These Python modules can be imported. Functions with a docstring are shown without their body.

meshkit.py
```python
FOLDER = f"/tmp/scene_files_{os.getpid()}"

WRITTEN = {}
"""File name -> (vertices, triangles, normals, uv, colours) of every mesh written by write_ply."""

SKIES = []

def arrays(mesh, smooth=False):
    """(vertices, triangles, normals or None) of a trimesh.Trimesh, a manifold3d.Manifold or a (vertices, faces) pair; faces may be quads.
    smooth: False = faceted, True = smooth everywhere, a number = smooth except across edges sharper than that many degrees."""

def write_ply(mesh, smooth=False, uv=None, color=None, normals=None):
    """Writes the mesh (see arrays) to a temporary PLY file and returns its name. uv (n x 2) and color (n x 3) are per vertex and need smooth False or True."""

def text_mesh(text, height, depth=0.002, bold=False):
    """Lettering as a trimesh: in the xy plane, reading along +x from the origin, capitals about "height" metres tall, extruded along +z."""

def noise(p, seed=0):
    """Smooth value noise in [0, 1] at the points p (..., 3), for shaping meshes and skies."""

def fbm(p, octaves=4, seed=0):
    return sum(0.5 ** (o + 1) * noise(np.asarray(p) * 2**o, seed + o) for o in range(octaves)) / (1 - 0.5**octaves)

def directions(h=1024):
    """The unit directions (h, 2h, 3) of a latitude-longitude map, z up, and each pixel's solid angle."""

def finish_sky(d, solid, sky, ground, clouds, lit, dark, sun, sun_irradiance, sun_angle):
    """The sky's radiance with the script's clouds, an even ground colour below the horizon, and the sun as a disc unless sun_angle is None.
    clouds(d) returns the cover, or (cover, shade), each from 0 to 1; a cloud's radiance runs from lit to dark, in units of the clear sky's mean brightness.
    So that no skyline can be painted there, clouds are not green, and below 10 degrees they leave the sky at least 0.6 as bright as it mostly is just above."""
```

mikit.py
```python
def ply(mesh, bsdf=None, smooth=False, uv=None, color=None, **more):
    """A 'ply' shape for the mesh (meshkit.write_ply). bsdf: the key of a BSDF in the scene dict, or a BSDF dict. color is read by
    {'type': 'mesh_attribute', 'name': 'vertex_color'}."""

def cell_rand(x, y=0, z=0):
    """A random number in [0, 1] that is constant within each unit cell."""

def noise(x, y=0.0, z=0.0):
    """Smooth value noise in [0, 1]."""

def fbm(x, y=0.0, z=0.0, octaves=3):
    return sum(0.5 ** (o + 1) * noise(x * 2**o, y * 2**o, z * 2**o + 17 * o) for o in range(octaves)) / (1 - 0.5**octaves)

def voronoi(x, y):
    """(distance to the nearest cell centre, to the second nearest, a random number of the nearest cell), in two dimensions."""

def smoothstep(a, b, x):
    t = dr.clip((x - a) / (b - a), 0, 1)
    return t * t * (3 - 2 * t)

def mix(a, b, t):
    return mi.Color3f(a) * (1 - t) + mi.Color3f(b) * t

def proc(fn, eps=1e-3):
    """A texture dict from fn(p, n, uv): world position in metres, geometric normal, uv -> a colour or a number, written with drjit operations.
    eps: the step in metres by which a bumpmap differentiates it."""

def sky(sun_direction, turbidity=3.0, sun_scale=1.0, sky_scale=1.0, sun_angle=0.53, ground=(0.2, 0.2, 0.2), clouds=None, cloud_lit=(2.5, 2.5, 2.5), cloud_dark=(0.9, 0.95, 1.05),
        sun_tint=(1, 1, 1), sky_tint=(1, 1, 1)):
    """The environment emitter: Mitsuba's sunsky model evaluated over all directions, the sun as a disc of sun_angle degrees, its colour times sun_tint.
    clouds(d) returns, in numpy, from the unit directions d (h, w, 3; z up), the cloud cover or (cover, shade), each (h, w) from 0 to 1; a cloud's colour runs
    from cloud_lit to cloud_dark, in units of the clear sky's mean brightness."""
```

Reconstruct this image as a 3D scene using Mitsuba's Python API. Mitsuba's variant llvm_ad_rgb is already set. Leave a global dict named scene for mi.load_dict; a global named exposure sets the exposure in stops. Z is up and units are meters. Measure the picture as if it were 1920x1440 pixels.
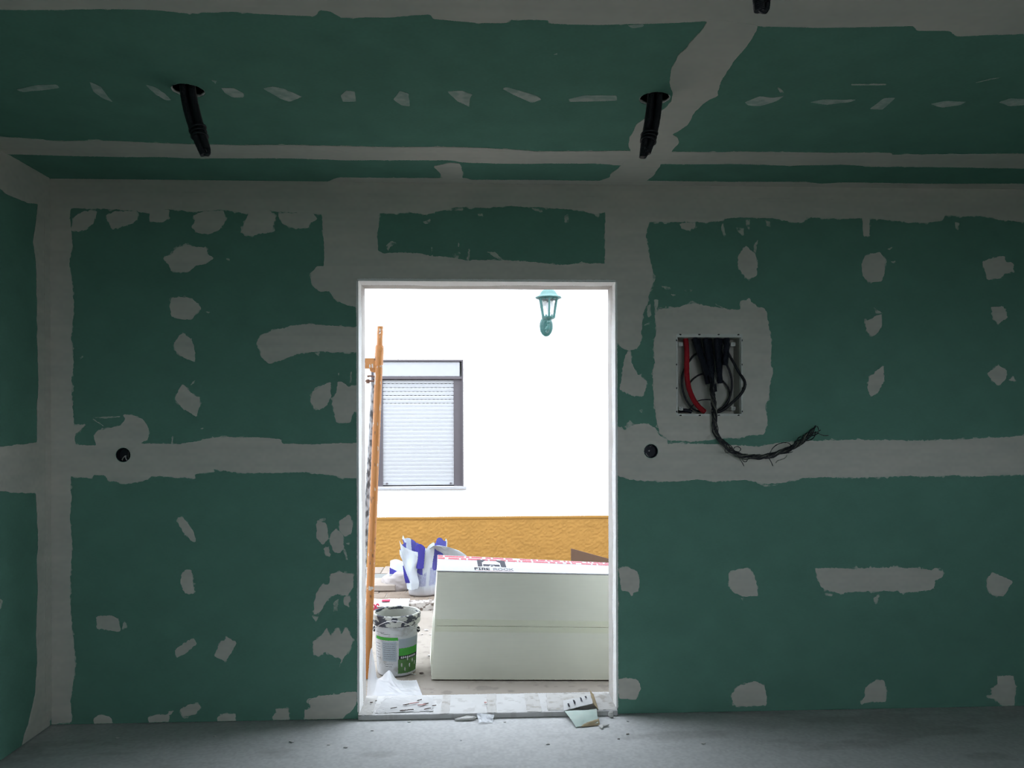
import math, random
import numpy as np, trimesh, manifold3d
import drjit as dr, mitsuba as mi, mikit, meshkit
from shapely.geometry import Polygon, LineString, Point, MultiPolygon, box as sbox
from shapely.ops import unary_union
from scipy.interpolate import CubicSpline

T = mi.ScalarTransform4f
scene, labels = {}, {}

# ---------------------------------------------------------------- camera, sky, exposure
YAW, ROLL = math.radians(2.5), -0.0029
_fwd = np.array([math.sin(YAW), math.cos(YAW), 0.0])
_right = np.array([math.cos(YAW), -math.sin(YAW), 0.0]) * math.cos(ROLL) + np.array([0, 0, math.sin(ROLL)])
_up = np.cross(_right, _fwd)
EYE = np.array([0.0, 0.0, 1.40])
scene['camera'] = {'type': 'perspective', 'fov': math.degrees(2 * math.atan(960 / 1442)), 'fov_axis': 'x',
                   'principal_point_offset_y': -77 / 1440, 'near_clip': 0.05, 'far_clip': 200.0,
                   'to_world': T().look_at(origin=EYE.tolist(), target=(EYE + _fwd).tolist(), up=_up.tolist())}
scene['sky'] = mikit.sky((0.25, -0.35, 0.9), turbidity=4.0, sun_scale=0.0, sky_scale=1.0, ground=(0.3, 0.29, 0.27),
                         clouds=lambda d: np.full(d.shape[:2], 0.92), cloud_lit=(1.44, 1.57, 1.72), cloud_dark=(1.3, 1.35, 1.42))
exposure = 4.95

# ---------------------------------------------------------------- dimensions (metres, x along the wall, y towards it, z up)
WALL, CEIL, XL, XR, YR = 3.69, 2.56, -2.0, 3.7, -1.8       # inner faces of the room
DX0, DX1, DZ = -0.575, 0.667, 2.095                        # the opening in the wall
BACK = 3.91                                                # outer face of that wall
ROOF = 3.3                                                 # top of our own building
YARD = 7.58                                                # face of the house opposite

# ---------------------------------------------------------------- materials
def rgb(*c): return {'type': 'rgb', 'value': list(c)}
def tex(fn): return mikit.proc(fn)
def matte(name, c):
    scene[name] = {'type': 'twosided', 'bsdf': {'type': 'diffuse', 'reflectance': c if isinstance(c, dict) else rgb(*c)}}
def shiny(name, c, rough=0.4, metallic=0.0, **k):
    scene[name] = {'type': 'twosided', 'bsdf': {'type': 'principled', 'base_color': c if isinstance(c, dict) else rgb(*c), 'roughness': rough, 'metallic': metallic, **k}}

GREEN, FILL = (0.14, 0.29, 0.225), (0.60, 0.585, 0.535)
def f_board(p, n, uv):
    a = mikit.fbm(p.x * 9, p.y * 9, p.z * 9, 3); g = mikit.noise(p.x * 170, p.y * 170, p.z * 170)
    return mi.Color3f(GREEN) * (0.88 + 0.16 * a + 0.08 * g)
def f_fill(p, n, uv):
    a = mikit.fbm(p.x * 5, p.y * 5, p.z * 14, 4); g = mikit.noise(p.x * 60, p.y * 60, p.z * 60)
    t = dr.clip((a - 0.5) * 1.7 + 0.5, 0, 1)
    st = mikit.fbm(p.x * 0.9, p.y * 30, p.z * 42, 3)
    return mikit.mix((0.555, 0.54, 0.485), (0.645, 0.605, 0.54), t) * (0.91 + 0.07 * g + 0.11 * st)
def f_thin(p, n, uv):
    a = mikit.fbm(p.x * 60, p.y * 60, p.z * 60, 3)
    return mikit.mix(GREEN, (0.56, 0.565, 0.50), mikit.smoothstep(0.22, 0.58, a) * 0.9)
def f_spot(p, n, uv):
    a = mikit.fbm(p.x * 26, p.y * 26, p.z * 26, 3)
    return mikit.mix((0.33, 0.44, 0.385), (0.52, 0.56, 0.51), mikit.smoothstep(0.3, 0.7, a))
matte('green_board', tex(f_board)); matte('filler', tex(f_fill)); matte('filler_thin', tex(f_thin)); matte('filler_spot', tex(f_spot))
def f_floor(p, n, uv):
    a = mikit.fbm(p.x * 1.6, p.y * 1.6, 3.0, 4); b = mikit.fbm(p.x * 14, p.y * 14, 1.0, 4); s = mikit.noise(p.x * 90, p.y * 90)
    c = mikit.mix((0.44, 0.44, 0.435), (0.55, 0.547, 0.535), dr.clip(0.6 * a + 0.4 * b, 0, 1))
    stain = mikit.smoothstep(0.60, 0.76, mikit.fbm(p.x * 2.3 + 9, p.y * 7, 8.0, 4))
    c = mikit.mix(c, (0.30, 0.295, 0.28), 0.40 * stain)
    return c * (0.93 + 0.14 * s)
matte('concrete', tex(f_floor))
def f_yard(p, n, uv):
    a = mikit.fbm(p.x * 2.2, p.y * 2.2, 5.0, 4); b = mikit.fbm(p.x * 18, p.y * 18, 2.0, 4)
    c = mikit.mix((0.245, 0.212, 0.178), (0.335, 0.305, 0.27), a)
    return mikit.mix(c, (0.19, 0.17, 0.15), 0.5 * mikit.smoothstep(0.56, 0.75, b))
matte('yard_ground', tex(f_yard))
def f_paver(p, n, uv):
    r = mikit.cell_rand(p.x * 4.1, p.y * 6.5, 3.0); b = mikit.fbm(p.x * 22, p.y * 22, 2.0, 3)
    return mikit.mix((0.185, 0.143, 0.11), (0.28, 0.228, 0.185), 0.5 * r + 0.5 * b)
matte('paver_stone', tex(f_paver))
def f_render_wall(p, n, uv):
    a = mikit.fbm(p.x * 1.3, p.z * 1.3, p.y, 3); g = mikit.noise(p.x * 70, p.y * 70, p.z * 70)
    return mi.Color3f(0.78, 0.78, 0.775) * (0.95 + 0.05 * a + 0.03 * g)
matte('white_render', tex(f_render_wall))
def f_ochre(p, n, uv):
    a = mikit.fbm(p.x * 10, p.z * 10, p.y, 3); g = mikit.noise(p.x * 90, p.y * 90, p.z * 90)
    return mi.Color3f(0.315, 0.170, 0.049) * (0.82 + 0.26 * a + 0.1 * g)
matte('ochre_stucco', tex(f_ochre)); matte('ochre_smooth', (0.265, 0.14, 0.04))
def f_reveal(p, n, uv):
    a = mikit.fbm(p.x * 12, p.y * 12, p.z * 12, 3)
    return mikit.mix((0.47, 0.44, 0.41), (0.56, 0.53, 0.50), a)
matte('reveal_plaster', tex(f_reveal)); matte('bead_white', (0.80, 0.79, 0.765))
def f_marble(p, n, uv):
    a = mikit.fbm(p.x * 7, p.y * 11, 1.0, 4); d = mikit.fbm(p.x * 30, p.y * 30, 4.0, 3)
    c = mikit.mix((0.41, 0.405, 0.395), (0.47, 0.465, 0.455), a)
    return mikit.mix(c, (0.30, 0.285, 0.265), 0.4 * mikit.smoothstep(0.60, 0.78, d))
shiny('marble', tex(f_marble), 0.45)
def f_tape(p, n, uv):
    d = mikit.fbm(p.x * 34, p.y * 34, p.z * 34, 4)
    return mikit.mix((0.43, 0.42, 0.40), (0.33, 0.31, 0.28), mikit.smoothstep(0.5, 0.85, d))
matte('masking_tape', tex(f_tape)); matte('paper', (0.45, 0.447, 0.44))
matte('print_black', (0.035, 0.035, 0.04)); matte('print_grey', (0.070, 0.070, 0.078)); matte('print_light', (0.17, 0.17, 0.18))
matte('cavity_grey', (0.16, 0.16, 0.15)); matte('dark_cavity', (0.03, 0.03, 0.03))
shiny('black_plastic', (0.008, 0.008, 0.013), 0.5); shiny('navy_plastic', (0.008, 0.010, 0.020), 0.6)
shiny('grey_wire', (0.05, 0.05, 0.045), 0.5); shiny('pale_wire', (0.20, 0.20, 0.16), 0.5); shiny('white_wire', (0.5, 0.5, 0.48), 0.5); shiny('red_plastic', (0.42, 0.015, 0.024), 0.45)
shiny('panel_plastic', (0.62, 0.615, 0.58), 0.5); matte('panel_back', (0.50, 0.49, 0.44)); shiny('zinc', (0.5, 0.5, 0.5), 0.4, 0.9)
shiny('shutter_white', (0.315, 0.32, 0.33), 0.6); matte('shutter_dark', (0.05, 0.045, 0.05)); shiny('taupe_frame', (0.070, 0.060, 0.066), 0.6)
def f_lantern(p, n, uv):
    a = mikit.fbm(p.x * 45, p.y * 45, p.z * 45, 3)
    dust = dr.clip(n.z, 0, 1)
    return mikit.mix(mikit.mix((0.010, 0.062, 0.055), (0.024, 0.105, 0.094), a), (0.13, 0.215, 0.198), 0.8 * dust)
shiny('lantern_green', tex(f_lantern), 0.5)
scene['lantern_glass'] = {'type': 'thindielectric', 'int_ior': 1.45}
def f_orange(p, n, uv):
    a = mikit.fbm(p.x * 70, p.y * 70, p.z * 22, 4); b = mikit.fbm(p.x * 30 + 5, p.y * 30, p.z * 6, 3)
    c = mikit.mix((0.36, 0.130, 0.022), (0.42, 0.185, 0.055), b)
    c = mikit.mix(c, (0.44, 0.40, 0.35), mikit.smoothstep(0.68, 0.74, a))
    return mikit.mix(c, (0.17, 0.075, 0.03), mikit.smoothstep(0.33, 0.27, a))
shiny('orange_paint', tex(f_orange), 0.45)
def f_grimy(p, n, uv):
    a = mikit.fbm(p.x * 60, p.y * 60, p.z * 30, 4)
    return mikit.mix((0.06, 0.06, 0.065), (0.36, 0.37, 0.385), mikit.smoothstep(0.35, 0.62, a))
shiny('grimy_metal', tex(f_grimy), 0.5); shiny('rusty_metal', (0.14, 0.065, 0.04), 0.6)
def f_carton(p, n, uv):
    a = mikit.fbm(p.x * 3, p.y * 3, p.z * 3, 3); g = mikit.noise(p.x * 9, p.y * 9, p.z * 240)
    return mi.Color3f(0.66, 0.665, 0.565) * (0.93 + 0.1 * a + 0.03 * g)
matte('carton_board', tex(f_carton)); matte('carton_white', (0.36, 0.362, 0.365))
shiny('clear_tape', (0.60, 0.61, 0.475), 0.35)
def f_redtape(p, n, uv):
    k = uv.x * 46; row = uv.y * 2
    ink = mikit.smoothstep(0.16, 0.24, dr.abs(row - dr.floor(row) - 0.5)) 
    on = dr.select((mikit.cell_rand(k * 2.6, dr.floor(row), 7.0) > 0.25) & (dr.abs(row - dr.floor(row) - 0.5) < 0.37), 1.0, 0.0)
    return mikit.mix((0.34, 0.315, 0.32), (0.32, 0.065, 0.08), 0.85 * on)
matte('red_print_tape', tex(f_redtape))
matte('brown_hardboard', (0.155, 0.098, 0.072))
def f_bucket(p, n, uv):
    a = mikit.fbm(p.x * 24, p.y * 24, p.z * 24, 4)
    return mikit.mix((0.40, 0.415, 0.42), (0.29, 0.29, 0.27), mikit.smoothstep(0.5, 0.8, a))
shiny('bucket_white', tex(f_bucket), 0.5)
def f_bucket_rim(p, n, uv):
    a = mikit.fbm(p.x * 26, p.y * 26, p.z * 34, 4)
    return mikit.mix((0.022, 0.026, 0.038), (0.36, 0.365, 0.33), mikit.smoothstep(0.47, 0.52, a))
shiny('bucket_rim', tex(f_bucket_rim), 0.5)
def f_cement(p, n, uv):
    a = mikit.fbm(p.x * 16, p.y * 16, p.z * 16, 4)
    return mikit.mix((0.30, 0.31, 0.28), (0.44, 0.45, 0.41), a)
matte('dry_cement', tex(f_cement))
matte('label_green', (0.065, 0.28, 0.055)); matte('label_grey', (0.28, 0.32, 0.345)); matte('label_leaf', (0.085, 0.17, 0.065))
def f_sack(p, n, uv):
    u, v = uv.x, uv.y
    d = dr.abs((u * 5.0) - dr.floor(u * 5.0) - 0.5)
    panel = dr.select(d < 0.27, 1.0, 0.0)
    w1 = u * 90 + v * 46; w2 = u * 90 - v * 46
    hatch = dr.select((dr.abs(w1 - dr.floor(w1) - 0.5) < 0.27) & (dr.abs(w2 - dr.floor(w2) - 0.5) < 0.40), 1.0, 0.0)
    lim = 0.52 + 0.04 * dr.sin(u * 40)
    ink = dr.select(v > lim, panel, dr.select(v > 0.22, hatch * dr.select(d < 0.42, 1.0, 0.0), 0.0))
    dirt = mikit.smoothstep(0.28, 0.0, v) * 0.8
    c = mikit.mix((0.42, 0.45, 0.49), (0.050, 0.045, 0.24), 0.92 * ink)
    return mikit.mix(c, (0.30, 0.26, 0.24), dirt)
matte('sack_print', tex(f_sack)); matte('sack_plain', (0.36, 0.325, 0.31)); matte('sack_blue', (0.050, 0.045, 0.22)); matte('sack_white', (0.42, 0.45, 0.48))
def f_stone(p, n, uv):
    a = mikit.fbm(p.x * 9, p.y * 9, p.z * 20, 4)
    return mikit.mix((0.28, 0.235, 0.195), (0.38, 0.335, 0.295), a)
matte('beige_stone', tex(f_stone)); matte('grey_plank', (0.22, 0.225, 0.215))
def f_rough_stone(p, n, uv):
    a = mikit.fbm(p.x * 48, p.y * 48, p.z * 48, 3)
    return mikit.mix((0.12, 0.095, 0.08), (0.40, 0.37, 0.34), mikit.smoothstep(0.36, 0.55, a))
matte('rough_stone', tex(f_rough_stone)); matte('plastic_print_red', (0.42, 0.05, 0.085)); matte('plastic_white', (0.46, 0.46, 0.47))
scene['clear_sheet'] = {'type': 'blendbsdf', 'weight': 0.5, 'a': {'type': 'thindielectric', 'int_ior': 1.4},
                        'b': {'type': 'twosided', 'bsdf': {'type': 'diffuse', 'reflectance': rgb(0.78, 0.80, 0.83)}}}
def f_scrap(p, n, uv):
    a = mikit.fbm(p.x * 30, p.y * 30, p.z * 30, 3)
    return mikit.mix((0.40, 0.50, 0.45), (0.50, 0.56, 0.51), a)
matte('green_paper', tex(f_scrap)); matte('brown_core', (0.36, 0.29, 0.19)); matte('plaster_chip', (0.55, 0.54, 0.515)); matte('dark_chip', (0.12, 0.10, 0.09)); matte('pink_chip', (0.48, 0.30, 0.28))

# ---------------------------------------------------------------- helpers
def numbered(key):
    if key not in scene and key not in labels: return key
    k = 1
    while f'{key}_{k:03d}' in scene or f'{key}_{k:03d}' in labels: k += 1
    return f'{key}_{k:03d}'
def obj(name, mesh, m, parent=None, smooth=False, uv=None, label=None):
    key = numbered((parent + '__' if parent else '') + name)
    scene[key] = mikit.ply(mesh, m, smooth=smooth, uv=uv)
    if label: labels[key] = {'label': label}
    return key
def thing(name, label, cat, group=None):
    key = numbered(name)
    labels[key] = {'label': label, 'category': cat}
    if group: labels[key]['group'] = group
    return key
def one(name, mesh, m, label, cat, group=None, smooth=False, uv=None):
    key = numbered(name)
    scene[key] = mikit.ply(mesh, m, smooth=smooth, uv=uv)
    labels[key] = {'label': label, 'category': cat}
    if group: labels[key]['group'] = group
    return key
def struct(name, mesh, m, label, smooth=False):
    scene[name] = mikit.ply(mesh, m, smooth=smooth)
    labels[name] = {'label': label, 'kind': 'structure'}
    return name
def cat(*ms): return trimesh.util.concatenate([m for m in ms if m is not None])
def box(x0, x1, y0, y1, z0, z1, c=0.0):
    if c <= 0:
        return trimesh.creation.box(bounds=[[x0, y0, z0], [x1, y1, z1]])
    pts = []
    for sx, x in ((1, x0), (-1, x1)):
        for sy, y in ((1, y0), (-1, y1)):
            for sz, z in ((1, z0), (-1, z1)):
                pts += [(x, y + sy * c, z + sz * c), (x + sx * c, y, z + sz * c), (x + sx * c, y + sy * c, z)]
    return trimesh.convex.convex_hull(np.array(pts))
def hull(pts): return trimesh.convex.convex_hull(np.array(pts, float))
def extrude(poly, depth):
    gs = getattr(poly, 'geoms', [poly])
    return cat(*[trimesh.creation.extrude_polygon(g, depth, engine='earcut') for g in gs if g.area > 1e-7])
def moved(m, R):
    m = m.copy(); m.apply_transform(np.array(R, float))
    if np.linalg.det(np.array(R)[:3, :3]) < 0: m.invert()
    return m
def on_back(poly, t, y=WALL):                     # (x, z) outline standing proud of the wall's face
    return moved(extrude(poly, t), [[1, 0, 0, 0], [0, 0, -1, y], [0, 1, 0, 0], [0, 0, 0, 1]])
def on_left(poly, t, x=XL):                       # (y, z) outline
    return moved(extrude(poly, t), [[0, 0, 1, x], [1, 0, 0, 0], [0, 1, 0, 0], [0, 0, 0, 1]])
def on_right(poly, t, x):                         # (y, z) outline facing -x
    return moved(extrude(poly, t), [[0, 0, -1, x], [1, 0, 0, 0], [0, 1, 0, 0], [0, 0, 0, 1]])
def under(poly, t, z=CEIL):                       # (x, y) outline below the ceiling
    m = extrude(poly, t); m.apply_translation([0, 0, z - t]); return m
def spline(pts, n):
    p = np.array(pts, float)
    s = np.r_[0, np.cumsum(np.linalg.norm(np.diff(p, axis=0), axis=1))]
    return CubicSpline(s, p)(np.linspace(0, s[-1], n)) if len(p) > 2 else p[0] + (p[-1] - p[0]) * np.linspace(0, 1, n)[:, None]
def tube(path, r, sides=10, cap=True):
    p = np.array(path, float); n = len(p); r = np.broadcast_to(np.asarray(r, float), (n,))
    t = np.gradient(p, axis=0); t /= np.linalg.norm(t, axis=1, keepdims=True) + 1e-12
    a = np.array([0, 0, 1.0]) if abs(t[0, 2]) < 0.9 else np.array([1.0, 0, 0])
    u = np.cross(t[0], a); u /= np.linalg.norm(u); v, f = [], []
    ang = np.arange(sides) * 2 * np.pi / sides
    for i in range(n):
        u = u - t[i] * (u @ t[i]); u /= np.linalg.norm(u); w = np.cross(t[i], u)
        v += list(p[i] + r[i] * (np.cos(ang)[:, None] * u + np.sin(ang)[:, None] * w))
    for i in range(n - 1):
        for k in range(sides):
            a0, a1, b0, b1 = i * sides + k, i * sides + (k + 1) % sides, (i + 1) * sides + k, (i + 1) * sides + (k + 1) % sides
            f += [(a0, a1, b1), (a0, b1, b0)]
    if cap:
        v += [p[0], p[-1]]; e = (n - 1) * sides
        for k in range(sides):
            f += [(n * sides, (k + 1) % sides, k), (n * sides + 1, e + k, e + (k + 1) % sides)]
    return trimesh.Trimesh(np.array(v), np.array(f), process=False)
def corrugated(path_pts, r, pitch=0.0045, sides=10):
    L = np.sum(np.linalg.norm(np.diff(spline(path_pts, 60), axis=0), axis=1)); n = max(8, int(L / pitch * 4))
    return tube(spline(path_pts, n), r * (1 + 0.07 * np.sin(np.arange(n) * np.pi / 2)), sides)
def lathe(profile, n=32, at=(0, 0, 0), phase=0.0):
    m = trimesh.creation.revolve(np.array(profile, float), sections=n)
    m.apply_transform(trimesh.transformations.rotation_matrix(phase, [0, 0, 1])); m.apply_translation(at)
    return m
def grid(nu, nv, fn):
    u, v = np.meshgrid(np.linspace(0, 1, nu), np.linspace(0, 1, nv), indexing='ij')
    p = fn(u, v).reshape(-1, 3); i = np.arange(nu * nv).reshape(nu, nv)
    f = np.concatenate([np.stack([i[:-1, :-1], i[1:, :-1], i[1:, 1:]], -1).reshape(-1, 3), np.stack([i[:-1, :-1], i[1:, 1:], i[:-1, 1:]], -1).reshape(-1, 3)])
    return trimesh.Trimesh(p, f, process=False), np.stack([u.ravel(), v.ravel()], -1)
def nz(p, f, seed=0, o=3): return meshkit.fbm(np.asarray(p, float) * f, o, seed) - 0.5
def rag(pts, seed, amp=0.004, step=0.006, keep=None, fine=3.4):
    """An outline with the broken edge that a trowel leaves."""
    p = np.array(pts + pts[:1], float)
    seg = np.linalg.norm(np.diff(p, axis=0), axis=1); s = np.r_[0, np.cumsum(seg)]
    n = max(24, int(s[-1] / step)); q = np.linspace(0, s[-1], n, endpoint=False)
    o = np.stack([np.interp(q, s, p[:, k]) for k in (0, 1)], 1)
    w = np.array([1, 2, 1.0]); o = (np.roll(o, 1, 0) + 2 * o + np.roll(o, -1, 0)) / 4
    t = np.roll(o, -1, 0) - np.roll(o, 1, 0); t /= np.linalg.norm(t, axis=1, keepdims=True) + 1e-12
    nn = np.stack([t[:, 1], -t[:, 0]], 1); z = np.full(n, seed * 3.17)
    P3 = np.stack([o[:, 0], o[:, 1], z], 1)
    d = amp * (2.2 * nz(P3, 26, 1, 2) + fine * nz(P3, 110, 2, 3))
    if keep is not None: d = np.where(keep(o), 0, d)
    g = Polygon(o + nn * d[:, None]).buffer(0)
    return max(g.geoms, key=lambda a: a.area) if g.geom_type == 'MultiPolygon' else g

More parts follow.
